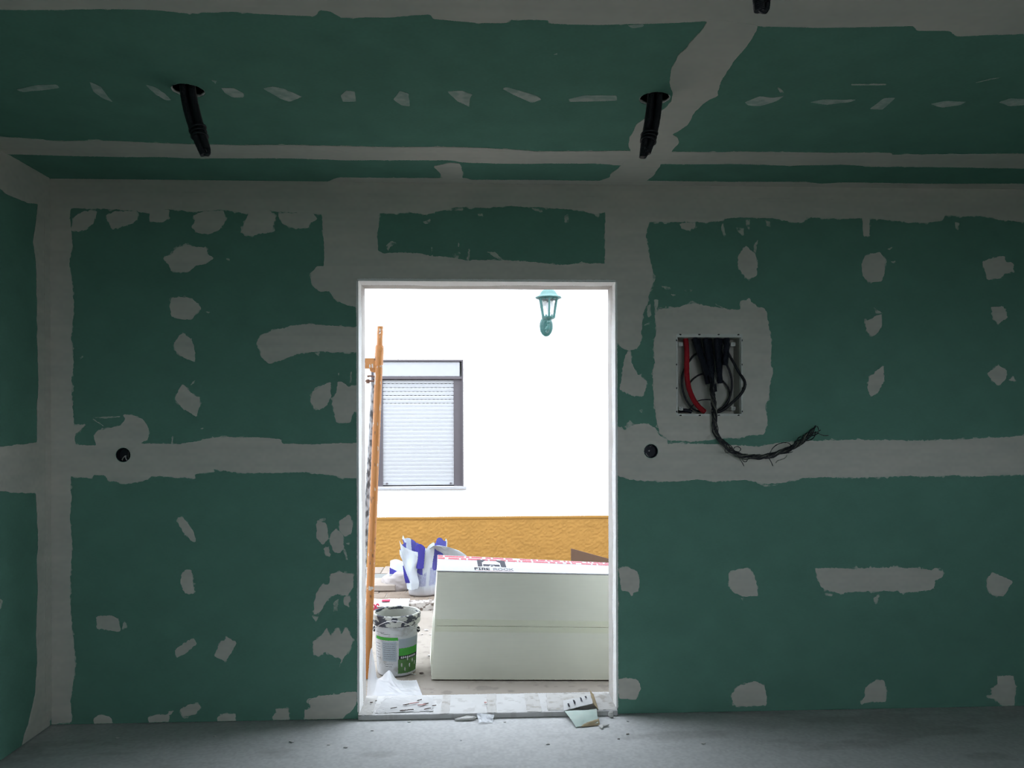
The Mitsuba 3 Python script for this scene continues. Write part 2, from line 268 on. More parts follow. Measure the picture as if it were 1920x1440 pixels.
BACK_FILLER = [
('joint',[(-2.002,2.564),(-0.999,2.563),(0.164,2.56),(1.572,2.563),(3.69,2.563),(3.69,2.404),(2.699,2.395),(2.567,2.407),(2.479,2.427),(2.391,2.421),(2.298,2.428),(2.287,2.399),(2.216,2.391),(2.112,2.39),(1.976,2.404),(1.878,2.409),(1.802,2.405),(1.603,2.409),(1.597,2.388),(1.554,2.382),(1.479,2.399),(1.372,2.407),(1.222,2.405),(1.179,2.389),(1.105,2.381),(0.977,2.382),(0.829,2.381),(0.813,2.323),(0.823,2.234),(0.844,2.15),(0.847,2.087),(0.827,2.024),(0.815,1.982),(0.795,1.93),(0.79,1.877),(0.79,1.815),(0.774,1.773),(0.726,1.757),(0.689,1.773),(0.668,1.804),(0.666,2.092),(-0.569,2.098),(-0.569,1.966),(-0.618,1.968),(-0.682,2.002),(-0.71,2.039),(-0.755,2.034),(-0.792,2.076),(-0.794,2.122),(-0.764,2.159),(-0.729,2.155),(-0.732,2.298),(-0.741,2.409),(-0.745,2.401),(-0.773,2.41),(-0.946,2.413),(-0.982,2.418),(-1.082,2.403),(-1.191,2.42),(-1.336,2.41),(-1.453,2.422),(-1.542,2.399),(-1.605,2.412),(-1.73,2.42),(-1.904,2.423),(-1.911,2.395),(-1.911,2.359),(-1.911,2.398),(-1.896,2.243),(-1.914,2.179),(-1.897,2.034),(-1.892,1.943),(-1.906,1.815),(-1.895,1.706),(-1.902,1.578),(-1.894,1.396),(-1.89,1.305),(-1.908,1.195),(-1.911,1.086),(-1.904,1.075),(-1.913,0.975),(-1.903,0.838),(-1.914,0.656),(-1.91,0.519),(-1.897,0.382),(-1.89,0.273),(-1.902,0.2),(-1.914,0.109),(-1.907,0.013),(-1.969,0.008),(-1.98,-0.002),(-2.009,-0.004)],[[(-0.469,2.413),(-0.382,2.409),(-0.326,2.419),(-0.252,2.406),(-0.178,2.425),(-0.132,2.439),(-0.057,2.445),(0.054,2.441),(0.148,2.453),(0.26,2.448),(0.335,2.444),(0.419,2.44),(0.485,2.436),(0.561,2.418),(0.615,2.425),(0.612,2.324),(0.612,2.177),(0.503,2.181),(0.4,2.168),(0.334,2.177),(0.259,2.181),(0.166,2.19),(0.054,2.189),(-0.058,2.191),(-0.133,2.202),(-0.207,2.206),(-0.281,2.222),(-0.373,2.224),(-0.451,2.219),(-0.474,2.232),(-0.481,2.306),(-0.47,2.362)]]),
('band',[(-1.925,1.319),(-1.89,1.314),(-1.841,1.309),(-1.787,1.309),(-1.805,1.35),(-1.787,1.377),(-1.733,1.391),(-1.68,1.404),(-1.657,1.432),(-1.669,1.455),(-1.626,1.452),(-1.572,1.431),(-1.55,1.386),(-1.554,1.335),(-1.59,1.32),(-1.519,1.317),(-1.402,1.316),(-1.339,1.325),(-1.266,1.343),(-1.185,1.348),(-1.04,1.345),(-0.958,1.338),(-0.931,1.333),(-0.931,1.315),(-0.794,1.311),(-0.702,1.314),(-0.571,1.318),(-0.572,1.147),(-0.657,1.156),(-0.749,1.171),(-0.831,1.18),(-0.977,1.177),(-1.113,1.177),(-1.213,1.19),(-1.253,1.197),(-1.24,1.183),(-1.339,1.174),(-1.332,1.151),(-1.429,1.158),(-1.537,1.166),(-1.573,1.143),(-1.663,1.128),(-1.698,1.14),(-1.739,1.144),(-1.747,1.167),(-1.805,1.172),(-1.814,1.154),(-1.926,1.168)],[]),
('band',[(0.667,1.394),(0.709,1.375),(0.752,1.401),(0.805,1.406),(0.852,1.385),(0.873,1.353),(0.915,1.327),(0.915,1.309),(1.048,1.306),(1.176,1.303),(1.368,1.291),(1.433,1.307),(1.626,1.319),(1.756,1.32),(1.908,1.323),(2.125,1.317),(2.344,1.321),(2.563,1.331),(2.696,1.338),(3.69,1.344),(3.69,1.153),(2.695,1.149),(2.563,1.144),(2.453,1.139),(2.343,1.147),(2.179,1.141),(2.103,1.147),(1.994,1.142),(1.799,1.138),(1.691,1.141),(1.583,1.137),(1.497,1.118),(1.411,1.108),(1.282,1.13),(1.133,1.121),(1.069,1.134),(0.941,1.124),(0.814,1.128),(0.73,1.136),(0.667,1.155)],[]),
('panel',[(0.926,1.319),(0.878,1.358),(0.863,1.416),(0.849,1.5),(0.845,1.626),(0.842,1.668),(0.853,1.699),(0.848,1.794),(0.864,1.857),(0.854,1.93),(0.88,1.962),(0.954,1.967),(1.045,1.989),(1.114,1.973),(1.221,1.958),(1.274,1.958),(1.276,2.005),(1.306,2.0),(1.317,2.021),(1.328,1.995),(1.36,1.969),(1.392,1.964),(1.408,1.932),(1.413,1.869),(1.424,1.816),(1.429,1.752),(1.421,1.689),(1.434,1.652),(1.417,1.594),(1.417,1.531),(1.396,1.499),(1.399,1.446),(1.412,1.415),(1.392,1.372),(1.395,1.351),(1.326,1.346),(1.261,1.336),(1.176,1.331),(1.091,1.321),(1.027,1.316),(0.974,1.324)],[]),
('patch',[(-1.482,2.191),(-1.444,2.205),(-1.426,2.237),(-1.372,2.256),(-1.327,2.243),(-1.282,2.243),(-1.277,2.216),(-1.243,2.193),(-1.282,2.165),(-1.327,2.156),(-1.363,2.128),(-1.399,2.123),(-1.444,2.132),(-1.453,2.159)],[]),
('patch',[(-1.445,2.004),(-1.373,2.009),(-1.346,2.0),(-1.303,1.956),(-1.351,1.903),(-1.4,1.903),(-1.441,1.917),(-1.449,1.953)],[]),
('patch',[(-1.436,1.779),(-1.409,1.825),(-1.387,1.836),(-1.351,1.812),(-1.335,1.77),(-1.333,1.697),(-1.383,1.72),(-1.423,1.747)],[]),
('patch',[(-1.392,1.598),(-1.352,1.555),(-1.315,1.532),(-1.313,1.495),(-1.329,1.445),(-1.383,1.477),(-1.424,1.518),(-1.424,1.541)],[]),
('patch',[(-1.048,1.798),(-1.025,1.831),(-0.975,1.849),(-0.938,1.858),(-0.884,1.874),(-0.801,1.882),(-0.719,1.875),(-0.646,1.871),(-0.574,1.869),(-0.575,1.748),(-0.646,1.748),(-0.756,1.753),(-0.811,1.748),(-0.866,1.739),(-0.93,1.711),(-0.989,1.695),(-1.021,1.72),(-1.031,1.752)],[]),
('patch',[(-0.789,1.563),(-0.747,1.586),(-0.703,1.605),(-0.699,1.54),(-0.72,1.494),(-0.752,1.474),(-0.78,1.485),(-0.796,1.513)],[]),
('patch',[(-0.679,1.549),(-0.665,1.609),(-0.647,1.607),(-0.619,1.586),(-0.573,1.591),(-0.574,1.466),(-0.592,1.466),(-0.611,1.415),(-0.647,1.409),(-0.675,1.415),(-0.688,1.475),(-0.693,1.531)],[]),
('patch',[(-1.898,1.35),(-1.903,1.396),(-1.876,1.403),(-1.84,1.409),(-1.858,1.387)],[]),
('patch',[(-1.905,2.318),(-1.891,2.377),(-1.846,2.41),(-1.784,2.41),(-1.786,2.387),(-1.802,2.351),(-1.838,2.323),(-1.873,2.312)],[]),
('patch',[(-1.744,2.388),(-1.704,2.408),(-1.605,2.412),(-1.598,2.38),(-1.623,2.352),(-1.713,2.326),(-1.726,2.351)],[]),
('patch',[(-1.542,2.408),(-1.453,2.418),(-1.453,2.377),(-1.489,2.358),(-1.543,2.367)],[]),
('patch',[(-1.34,2.391),(-1.29,2.415),(-1.2,2.416),(-1.188,2.374),(-1.218,2.328),(-1.273,2.303),(-1.327,2.314),(-1.349,2.341),(-1.331,2.364)],[]),
('patch',[(-1.082,2.408),(-0.982,2.418),(-0.96,2.386),(-0.969,2.321),(-1.028,2.311),(-1.078,2.295),(-1.119,2.315),(-1.105,2.357)],[]),
('patch',[(-0.946,2.404),(-0.791,2.415),(-0.759,2.383),(-0.8,2.359),(-0.8,2.339),(-0.873,2.336),(-0.928,2.358)],[]),
('patch',[(-1.416,0.97),(-1.394,0.97),(-1.371,0.938),(-1.349,0.915),(-1.334,0.855),(-1.353,0.86),(-1.394,0.902),(-1.414,0.938)],[]),
('patch',[(-1.399,0.705),(-1.385,0.718),(-1.354,0.72),(-1.349,0.676),(-1.343,0.61),(-1.386,0.61),(-1.402,0.654)],[]),
('patch',[(-1.791,0.508),(-1.727,0.512),(-1.689,0.496),(-1.685,0.436),(-1.749,0.446),(-1.792,0.449)],[]),
('patch',[(-1.432,0.343),(-1.395,0.374),(-1.346,0.401),(-1.328,0.373),(-1.378,0.333),(-1.423,0.308)],[]),
('patch',[(-1.192,0.405),(-1.147,0.375),(-1.174,0.325),(-1.197,0.286),(-1.251,0.313),(-1.228,0.363)],[]),
('patch',[(-1.81,0.034),(-1.773,0.047),(-1.728,0.033),(-1.717,0.0),(-1.809,-0.0)],[]),
('patch',[(-1.558,0.029),(-1.522,0.042),(-1.468,0.041),(-1.461,0.059),(-1.434,0.059),(-1.458,0.037),(-1.461,0.009),(-1.554,0.004)],[]),
('patch',[(-1.407,0.068),(-1.369,0.088),(-1.32,0.087),(-1.315,0.07),(-1.338,0.039),(-1.396,0.031)],[]),
('patch',[(-1.237,0.023),(-1.207,0.041),(-1.152,0.038),(-1.15,-0.002),(-1.23,-0.003)],[]),
('patch',[(-0.98,0.023),(-0.957,0.041),(-0.964,0.059),(-0.905,0.06),(-0.9,-0.002),(-0.976,-0.003)],[]),
('patch',[(-0.766,0.951),(-0.722,0.933),(-0.715,0.863),(-0.74,0.834),(-0.768,0.864)],[]),
('patch',[(-0.736,0.817),(-0.713,0.826),(-0.707,0.775),(-0.727,0.789)],[]),
('patch',[(-0.704,0.886),(-0.676,0.909),(-0.644,0.881),(-0.64,0.816),(-0.658,0.793),(-0.69,0.803),(-0.707,0.849)],[]),
('patch',[(-0.662,0.946),(-0.612,0.978),(-0.598,0.927),(-0.607,0.885),(-0.635,0.872),(-0.662,0.904)],[]),
('patch',[(-0.785,0.55),(-0.773,0.6),(-0.741,0.651),(-0.714,0.641),(-0.704,0.697),(-0.649,0.701),(-0.596,0.695),(-0.599,0.631),(-0.622,0.589),(-0.668,0.599),(-0.705,0.584),(-0.723,0.568),(-0.755,0.512),(-0.783,0.504)],[]),
('patch',[(-0.642,0.585),(-0.613,0.589),(-0.618,0.534),(-0.641,0.548)],[]),
('patch',[(-0.79,0.338),(-0.783,0.374),(-0.746,0.406),(-0.723,0.443),(-0.705,0.401),(-0.668,0.439),(-0.655,0.405),(-0.632,0.441),(-0.613,0.404),(-0.598,0.381),(-0.614,0.335),(-0.641,0.298),(-0.664,0.25),(-0.655,0.291),(-0.687,0.299),(-0.705,0.313),(-0.733,0.327),(-0.76,0.302),(-0.786,0.314)],[]),
('patch',[(-0.83,0.006),(-0.827,0.052),(-0.798,0.061),(-0.813,0.093),(-0.761,0.115),(-0.688,0.119),(-0.633,0.132),(-0.582,0.131),(-0.582,0.075),(-0.614,0.039),(-0.651,0.007),(-0.752,0.004)],[]),
('patch',[(1.304,2.269),(1.35,2.227),(1.36,2.175),(1.355,2.127),(1.317,2.106),(1.285,2.132),(1.262,2.179),(1.269,2.227)],[]),
('patch',[(1.894,2.226),(1.97,2.244),(1.997,2.205),(1.991,2.136),(1.977,2.099),(1.91,2.095),(1.883,2.125),(1.881,2.188)],[]),
('patch',[(2.487,2.198),(2.544,2.219),(2.599,2.228),(2.605,2.198),(2.643,2.193),(2.645,2.15),(2.599,2.139),(2.577,2.118),(2.511,2.112),(2.498,2.16)],[]),
('patch',[(2.527,1.976),(2.593,1.977),(2.615,1.925),(2.565,1.893),(2.543,1.914)],[]),
('patch',[(2.509,1.647),(2.565,1.69),(2.606,1.663),(2.603,1.62),(2.564,1.588),(2.531,1.62)],[]),
('patch',[(2.619,1.615),(2.642,1.629),(2.658,1.609)],[]),
('patch',[(1.893,1.902),(1.975,1.937),(1.98,1.881),(1.958,1.843),(1.925,1.83),(1.904,1.854)],[]),
('patch',[(1.985,1.686),(1.99,1.615),(1.963,1.562),(1.924,1.532),(1.905,1.573),(1.914,1.631)],[]),
('patch',[(1.878,2.413),(1.916,2.414),(1.919,2.321),(1.889,2.316)],[]),
('patch',[(0.977,2.372),(1.057,2.381),(1.057,2.357),(1.019,2.341),(0.987,2.351)],[]),
('patch',[(0.705,1.71),(0.721,1.76),(0.737,1.741),(0.74,1.699),(0.774,1.642),(0.814,1.615),(0.81,1.579),(0.794,1.534),(0.742,1.542),(0.684,1.568),(0.691,1.615)],[]),
('patch',[(0.676,0.704),(0.718,0.714),(0.765,0.692),(0.778,0.65),(0.77,0.593),(0.744,0.588),(0.739,0.572),(0.723,0.593),(0.691,0.599),(0.681,0.641)],[]),
('patch',[(1.217,0.677),(1.26,0.697),(1.308,0.7),(1.345,0.66),(1.358,0.564),(1.291,0.56),(1.238,0.582),(1.213,0.624)],[]),
('patch',[(1.644,0.698),(1.851,0.691),(2.014,0.697),(2.156,0.69),(2.221,0.676),(2.243,0.692),(2.287,0.675),(2.281,0.643),(2.243,0.628),(2.238,0.591),(2.167,0.579),(2.068,0.566),(2.057,0.58),(1.905,0.582),(1.786,0.577),(1.781,0.567),(1.689,0.592),(1.662,0.619),(1.648,0.656)],[]),
('patch',[(2.534,0.667),(2.635,0.62),(2.589,0.546),(2.534,0.55),(2.504,0.587),(2.506,0.641)],[]),
('patch',[(0.674,0.17),(0.738,0.174),(0.769,0.163),(0.78,0.126),(0.758,0.069),(0.674,0.076)],[]),
('patch',[(1.226,0.087),(1.258,0.128),(1.344,0.15),(1.386,0.126),(1.399,0.062),(1.395,0.031),(1.252,0.026),(1.231,0.044)],[]),
('patch',[(1.888,0.106),(1.947,0.146),(1.985,0.142),(1.998,0.083),(1.991,0.039),(1.866,0.035),(1.888,0.064)],[]),
('patch',[(2.527,0.095),(2.56,0.116),(2.554,0.153),(2.637,0.154),(2.65,0.093),(2.642,0.007),(2.582,0.008),(2.549,0.036),(2.494,0.053),(2.527,0.063)],[]),
('smear',[(1.339,2.269),(1.363,2.299),(1.355,2.254),(1.348,2.222)],[]),
('smear',[(2.019,2.195),(2.057,2.205),(2.041,2.189)],[]),
('smear',[(1.937,1.974),(1.985,1.942),(1.947,1.944)],[]),
('smear',[(2.008,2.258),(2.035,2.269),(2.019,2.253)],[]),
('smear',[(0.886,2.072),(0.918,2.069),(0.944,2.054),(0.904,2.056)],[]),
('smear',[(0.933,2.033),(0.96,2.029),(0.944,2.023)],[]),
('smear',[(0.997,2.057),(1.04,2.052),(1.034,2.044),(0.999,2.048)],[]),
('smear',[(0.817,1.972),(0.833,1.988),(0.838,1.93),(0.822,1.92)],[]),
('smear',[(0.854,2.004),(0.872,2.004),(0.864,1.93),(0.854,1.92)],[]),
('smear',[(0.795,1.883),(0.836,1.899),(0.838,1.89),(0.801,1.878)],[]),
('smear',[(1.179,2.363),(1.19,2.379),(1.206,2.316),(1.195,2.31)],[]),
('smear',[(1.254,2.358),(1.291,2.353),(1.296,2.311),(1.264,2.337)],[]),
('smear',[(1.302,2.396),(1.323,2.401),(1.32,2.345),(1.307,2.364)],[]),
('smear',[(1.398,2.396),(1.42,2.386),(1.425,2.363),(1.404,2.37)],[]),
('smear',[(2.347,2.394),(2.371,2.389),(2.363,2.352),(2.352,2.362)],[]),
('smear',[(1.141,1.994),(1.199,1.963),(1.205,1.957),(1.157,1.979)],[]),
('smear',[(0.853,1.647),(0.89,1.626),(0.885,1.617),(0.85,1.636)],[]),
('smear',[(0.731,1.422),(0.757,1.401),(0.72,1.375),(0.704,1.39)],[]),
('smear',[(0.778,1.471),(0.794,1.471),(0.789,1.458)],[]),
('smear',[(1.689,0.574),(1.732,0.568),(1.727,0.56),(1.694,0.563)],[]),
('smear',[(1.932,0.547),(1.96,0.564),(1.949,0.518),(1.938,0.522)],[]),
('smear',[(0.67,0.563),(0.677,0.547),(0.673,0.505),(0.667,0.516)],[]),
('smear',[(1.275,0.555),(1.289,0.558),(1.283,0.541)],[]),
('smear',[(1.368,1.108),(1.432,1.105),(1.497,1.118),(1.432,1.097),(1.389,1.097)],[]),
('smear',[(-0.16,2.439),(-0.067,2.438),(-0.076,2.426),(-0.155,2.428)],[]),
('smear',[(-0.002,2.413),(0.022,2.415),(0.026,2.399),(0.003,2.402)],[]),
('smear',[(0.255,2.445),(0.307,2.436),(0.311,2.423),(0.269,2.429)],[]),
('smear',[(0.419,2.407),(0.433,2.417),(0.438,2.379),(0.419,2.374)],[]),
('smear',[(0.561,2.423),(0.589,2.418),(0.579,2.399),(0.565,2.407)],[]),
('smear',[(-0.438,2.256),(-0.414,2.279),(-0.387,2.27),(-0.415,2.253),(-0.428,2.233)],[]),
('smear',[(-0.222,2.253),(-0.218,2.253),(-0.218,2.202),(-0.223,2.202)],[]),
('smear',[(-0.044,2.245),(-0.037,2.247),(-0.04,2.189),(-0.054,2.191)],[]),
('smear',[(-0.095,2.272),(-0.09,2.274),(-0.091,2.254),(-0.095,2.254)],[]),
('smear',[(0.044,2.231),(0.082,2.232),(0.119,2.194),(0.091,2.199)],[]),
('smear',[(-0.123,2.221),(-0.086,2.226),(-0.095,2.193),(-0.114,2.198)],[]),
('smear',[(-0.262,2.373),(-0.229,2.387),(-0.225,2.369),(-0.253,2.359)],[]),
('smear',[(-1.351,1.605),(-1.333,1.619),(-1.338,1.601),(-1.356,1.591)],[]),
('smear',[(-1.871,1.719),(-1.844,1.74),(-1.848,1.724),(-1.866,1.71)],[]),
('smear',[(-1.805,1.441),(-1.733,1.446),(-1.68,1.445),(-1.751,1.434)],[]),
('smear',[(-1.814,1.441),(-1.756,1.405),(-1.76,1.397),(-1.796,1.423)],[]),
('smear',[(-1.316,1.39),(-1.293,1.392),(-1.302,1.383)],[]),
('smear',[(-1.442,1.353),(-1.438,1.353),(-1.438,1.317),(-1.445,1.317)],[]),
('smear',[(-1.187,2.189),(-1.175,2.191),(-1.174,2.181)],[]),
('smear',[(-1.283,1.94),(-1.266,1.937),(-1.274,1.931)],[]),
('smear',[(-0.665,1.651),(-0.66,1.656),(-0.66,1.623),(-0.667,1.623)],[]),
('smear',[(-0.608,1.656),(-0.602,1.656),(-0.603,1.591),(-0.61,1.591)],[]),
('smear',[(-0.779,1.757),(-0.752,1.755),(-0.756,1.73),(-0.774,1.739)],[]),
('smear',[(-0.758,0.956),(-0.726,0.96),(-0.729,0.946),(-0.754,0.945)],[]),
('smear',[(-0.792,0.499),(-0.76,0.494),(-0.774,0.467),(-0.787,0.49)],[]),
('smear',[(-0.691,0.558),(-0.668,0.576),(-0.673,0.516),(-0.691,0.516)],[]),
('smear',[(-0.642,0.816),(-0.631,0.798),(-0.623,0.761),(-0.633,0.765)],[]),
('smear',[(-1.664,0.488),(-1.651,0.452),(-1.673,0.447)],[]),
('smear',[(-0.631,0.839),(-0.612,0.844),(-0.617,0.83)],[]),
('smear',[(-0.585,0.86),(-0.577,0.862),(-0.577,0.851)],[])]
CEILING_FILLER = [
('band',[(-1.912,3.168),(-1.838,3.172),(-1.702,3.203),(-1.542,3.191),(-1.392,3.203),(-1.203,3.218),(-1.007,3.222),(-0.767,3.213),(-0.565,3.217),(-0.565,3.217),(-0.324,3.22),(-0.114,3.212),(-0.001,3.215),(0.179,3.236),(0.246,3.252),(0.641,3.231),(0.91,3.237),(1.148,3.224),(1.485,3.224),(1.769,3.214),(1.782,3.237),(2.345,3.205),(2.497,3.2),(2.641,3.385),(2.479,3.388),(2.095,3.383),(1.783,3.386),(1.639,3.366),(1.383,3.387),(1.201,3.373),(0.812,3.387),(0.632,3.409),(0.515,3.387),(0.137,3.406),(-0.044,3.399),(-0.12,3.37),(-0.256,3.374),(-0.595,3.386),(-0.805,3.369),(-1.057,3.378),(-1.224,3.384),(-1.343,3.372),(-1.551,3.379),(-1.711,3.373),(-1.87,3.366),(-2.028,3.36),(-2.103,3.351),(-1.983,3.161)],[]),
('joint',[(-1.994,3.676),(-1.917,3.672),(-1.596,3.67),(-1.33,3.675),(-0.973,3.691),(-0.719,3.7),(-0.661,3.634),(-0.632,3.619),(-0.637,3.625),(-0.411,3.626),(-0.183,3.618),(-0.056,3.614),(-0.029,3.641),(0.275,3.631),(0.581,3.635),(0.594,3.605),(0.793,3.627),(0.822,3.626),(1.198,3.628),(1.57,3.615),(1.649,3.642),(1.761,3.617),(2.186,3.624),(2.64,3.608),(3.69,3.605),(3.69,3.688),(1.572,3.69),(0.165,3.701),(-0.999,3.693)],[]),
('band',[(-0.197,3.456),(-0.121,3.402),(-0.078,3.413),(-0.068,3.517),(-0.074,3.623),(-0.161,3.626),(-0.171,3.548)],[]),
('band2',[(0.661,2.17),(0.652,2.275),(0.631,2.398),(0.633,2.491),(0.651,2.575),(0.684,2.666),(0.694,2.722),(0.685,2.798),(0.654,2.853),(0.633,2.89),(0.615,2.947),(0.613,3.088),(0.626,3.163),(0.656,3.265),(0.641,3.408),(0.638,3.44),(0.617,3.521),(0.617,3.576),(0.582,3.64),(0.801,3.639),(0.817,3.527),(0.814,3.402),(0.82,3.231),(0.825,3.123),(0.807,3.071),(0.776,3.041),(0.811,2.94),(0.805,2.811),(0.825,2.709),(0.846,2.676),(0.836,2.644),(0.82,2.54),(0.818,2.417),(0.826,2.316),(0.815,2.197)],[]),
('band',[(-1.377,2.197),(-1.324,2.195),(-1.218,2.194),(-1.109,2.187),(-0.999,2.18),(-0.884,2.183),(-0.82,2.196),(-0.681,2.181),(-0.577,2.194),(-0.458,2.198),(-0.441,2.164),(-0.41,2.17),(-0.388,2.2),(-0.386,2.203),(-0.247,2.195),(-0.175,2.182),(-0.131,2.175),(-0.127,2.201),(-0.055,2.208),(0.001,2.217),(0.09,2.213),(0.089,2.195),(0.201,2.193),(0.211,2.212),(0.338,2.215),(0.505,2.201),(0.659,2.181),(0.655,2.187),(0.741,2.205),(0.817,2.202),(0.989,2.206),(1.128,2.196),(1.267,2.185),(1.294,2.211),(1.392,2.208),(1.43,2.24),(1.622,2.216),(1.727,2.212),(1.465,1.876),(-1.241,1.981)],[]),
('spot',[(-1.585,2.718),(-1.495,2.68),(-1.428,2.675),(-1.43,2.697),(-1.482,2.715),(-1.572,2.737)],[]),
('spot',[(-1.305,2.648),(-1.284,2.685),(-1.297,2.755),(-1.304,2.812),(-1.323,2.78),(-1.329,2.724)],[]),
('spot',[(-1.125,2.664),(-1.102,2.685),(-1.09,2.739),(-1.089,2.787),(-1.11,2.788),(-1.124,2.74)],[]),
('spot',[(-0.879,2.68),(-0.837,2.679),(-0.814,2.721),(-0.823,2.753),(-0.861,2.755),(-0.878,2.723)],[]),
('spot',[(-0.892,2.618),(-0.875,2.625),(-0.886,2.647)],[]),
('spot',[(-0.735,2.679),(-0.701,2.663),(-0.665,2.677),(-0.617,2.741),(-0.671,2.784),(-0.699,2.757)],[]),
('spot',[(-0.481,2.725),(-0.454,2.684),(-0.425,2.691),(-0.435,2.772),(-0.48,2.777)],[]),
('spot',[(-0.299,2.75),(-0.269,2.678),(-0.241,2.7),(-0.246,2.807),(-0.274,2.799)],[]),
('spot',[(-0.105,2.679),(-0.054,2.67),(-0.017,2.7),(-0.028,2.732),(-0.029,2.807),(-0.07,2.758)],[]),
('spot',[(0.087,2.649),(0.1,2.636),(0.205,2.699),(0.228,2.731),(0.196,2.762),(0.123,2.694)],[]),
('spot',[(0.325,2.727),(0.376,2.693),(0.489,2.689),(0.498,2.729),(0.418,2.74),(0.331,2.747)],[]),
('spot',[(0.435,2.216),(0.481,2.206),(0.484,2.22),(0.455,2.232)],[]),
('spot',[(0.237,2.4),(0.249,2.389),(0.251,2.402)],[]),
('spot',[(0.962,2.729),(0.996,2.678),(1.049,2.688),(1.081,2.67),(1.073,2.713),(1.027,2.76),(0.981,2.753)],[]),
('spot',[(1.197,2.72),(1.229,2.697),(1.351,2.693),(1.337,2.715),(1.263,2.739)],[]),
('spot',[(1.441,2.771),(1.446,2.678),(1.485,2.671),(1.489,2.718),(1.491,2.774)],[]),
('spot',[(1.642,2.72),(1.676,2.694),(1.759,2.694),(1.754,2.725),(1.702,2.747)],[]),
('spot',[(1.878,2.695),(1.898,2.661),(1.952,2.667),(1.992,2.682),(1.988,2.716),(1.944,2.726)],[]),
('smear',[(1.273,2.57),(1.391,2.563),(1.396,2.573),(1.281,2.579)],[]),
('smear',[(1.692,2.544),(1.719,2.514),(1.756,2.499),(1.73,2.521)],[]),
('smear',[(1.034,2.606),(1.06,2.628),(1.072,2.648),(1.056,2.644)],[])]
LEFT_FILLER = [
('joint',[(3.687,2.563),(3.464,2.562),(3.112,2.563),(3.111,2.405),(3.313,2.397),(3.353,2.385),(3.523,2.396),(3.591,2.412),(3.583,2.368),(3.552,2.228),(3.574,2.145),(3.581,1.944),(3.58,1.793),(3.591,1.618),(3.578,1.485),(3.578,1.326),(3.308,1.316),(3.106,1.316),(3.105,1.128),(3.307,1.129),(3.388,1.118),(3.569,1.098),(3.583,0.9),(3.575,0.769),(3.582,0.679),(3.566,0.472),(3.573,0.329),(3.557,0.202),(3.511,0.097),(3.464,0.03),(3.449,-0.007),(3.674,0.002)],[]),
('smear',[(3.305,0.68),(3.325,0.667),(3.311,0.638),(3.292,0.634)],[])]
# ---------------------------------------------------------------- room shell
WB1, WB2, RB = (-1.668, 1.265), (0.834, 1.272), 0.033               # round wall boxes
PX0, PX1, PZ0, PZ1 = 0.958, 1.283, 1.443, 1.838                     # electrical panel
HOLES = [(-1.0, 2.707), (0.63, 2.712), (0.63, 1.73)]                # round holes in the ceiling
door = sbox(DX0, -1, DX1, DZ)
recess = unary_union([Point(WB1).buffer(RB, 16), Point(WB2).buffer(RB, 16), sbox(PX0 + .004, PZ0 + .004, PX1 - .004, PZ1 - .004)])
full = sbox(XL - 0.15, 0, XR + 0.15, 2.85)
struct('wall_back', cat(on_back(full.difference(door).difference(recess.buffer(0.002)), 0.0975, 3.80),
                        on_back(full.difference(door), 0.11, BACK)), 'white_render', 'wall of green plasterboard with the doorway to the yard')
for x0, z0, x1, z1 in ((XL, 0.004, DX0, 1.252), (XL, 1.254, -0.617, CEIL), (-0.616, DZ, 0.690, CEIL), (0.691, 1.256, 2.9, CEIL), (DX1, 0.004, 3.2, 1.254), (3.202, 0.004, XR, 1.254), (2.902, 1.256, XR, CEIL)):
    b = sbox(x0, z0, x1, z1).difference(recess)
    if x0 == XL and z0 > 1: b = b.union(sbox(-0.618, z0, DX0, DZ - .001))          # the upper boards run on to the opening's edge
    if x1 == 2.9: b = b.union(sbox(DX1, z0, 0.692, DZ - .001))
    if z0 > 1: b = b.difference(door)
    obj('plasterboard', on_back(b, 0.0124, 3.7024), 'green_board', 'wall_back')

struct('wall_left', box(XL - 0.15, XL - 0.0125, YR, WALL + .012, 0, 2.85), 'cavity_grey', 'left wall of green plasterboard')
for y0, y1 in ((YR, 1.10), (1.102, WALL)):
    for z0, z1 in ((0.004, 1.254), (1.256, CEIL)):
        obj('plasterboard', box(XL - 0.0124, XL, y0, y1, z0, z1), 'green_board', 'wall_left')
struct('wall_right', on_left(sbox(YR, 0, WALL, 2.85).difference(sbox(1.0, 1.0, 1.6, 1.9)), 0.15, XR), 'green_board', 'right wall with a window opening, outside the picture')
rear = sbox(XL - .15, 0, XR + .15, 2.85).difference(sbox(-0.1, 1.3, 1.9, 2.5))
struct('wall_rear', on_back(rear, 0.2, YR), 'green_board', 'rear wall with a wide opening, behind the viewer')
struct('ceiling', cat(box(XL - .15, XR + .15, YR - .2, BACK, 2.80, 3.0), box(-4.0, 6.0, YR - .2, BACK, 3.0, ROOF)), 'cavity_grey', 'suspended ceiling of green plasterboard')
chole = unary_union([Point(h).buffer(0.055, 20) for h in HOLES])
for x0, x1 in ((XL, 0.733), (0.735, XR)):
    for y0, y1 in ((YR, -0.20), (-0.198, 0.985), (0.987, 2.15), (2.152, 3.328), (3.330, WALL)):
        obj('plasterboard', under(sbox(x0, y0, x1, y1).difference(chole), 0.0125, CEIL + 0.0125), 'green_board', 'ceiling')
struct('floor', box(XL - .15, XR + .15, YR - .2, WALL + .012, -0.12, 0), 'concrete', 'bare dusty concrete floor')

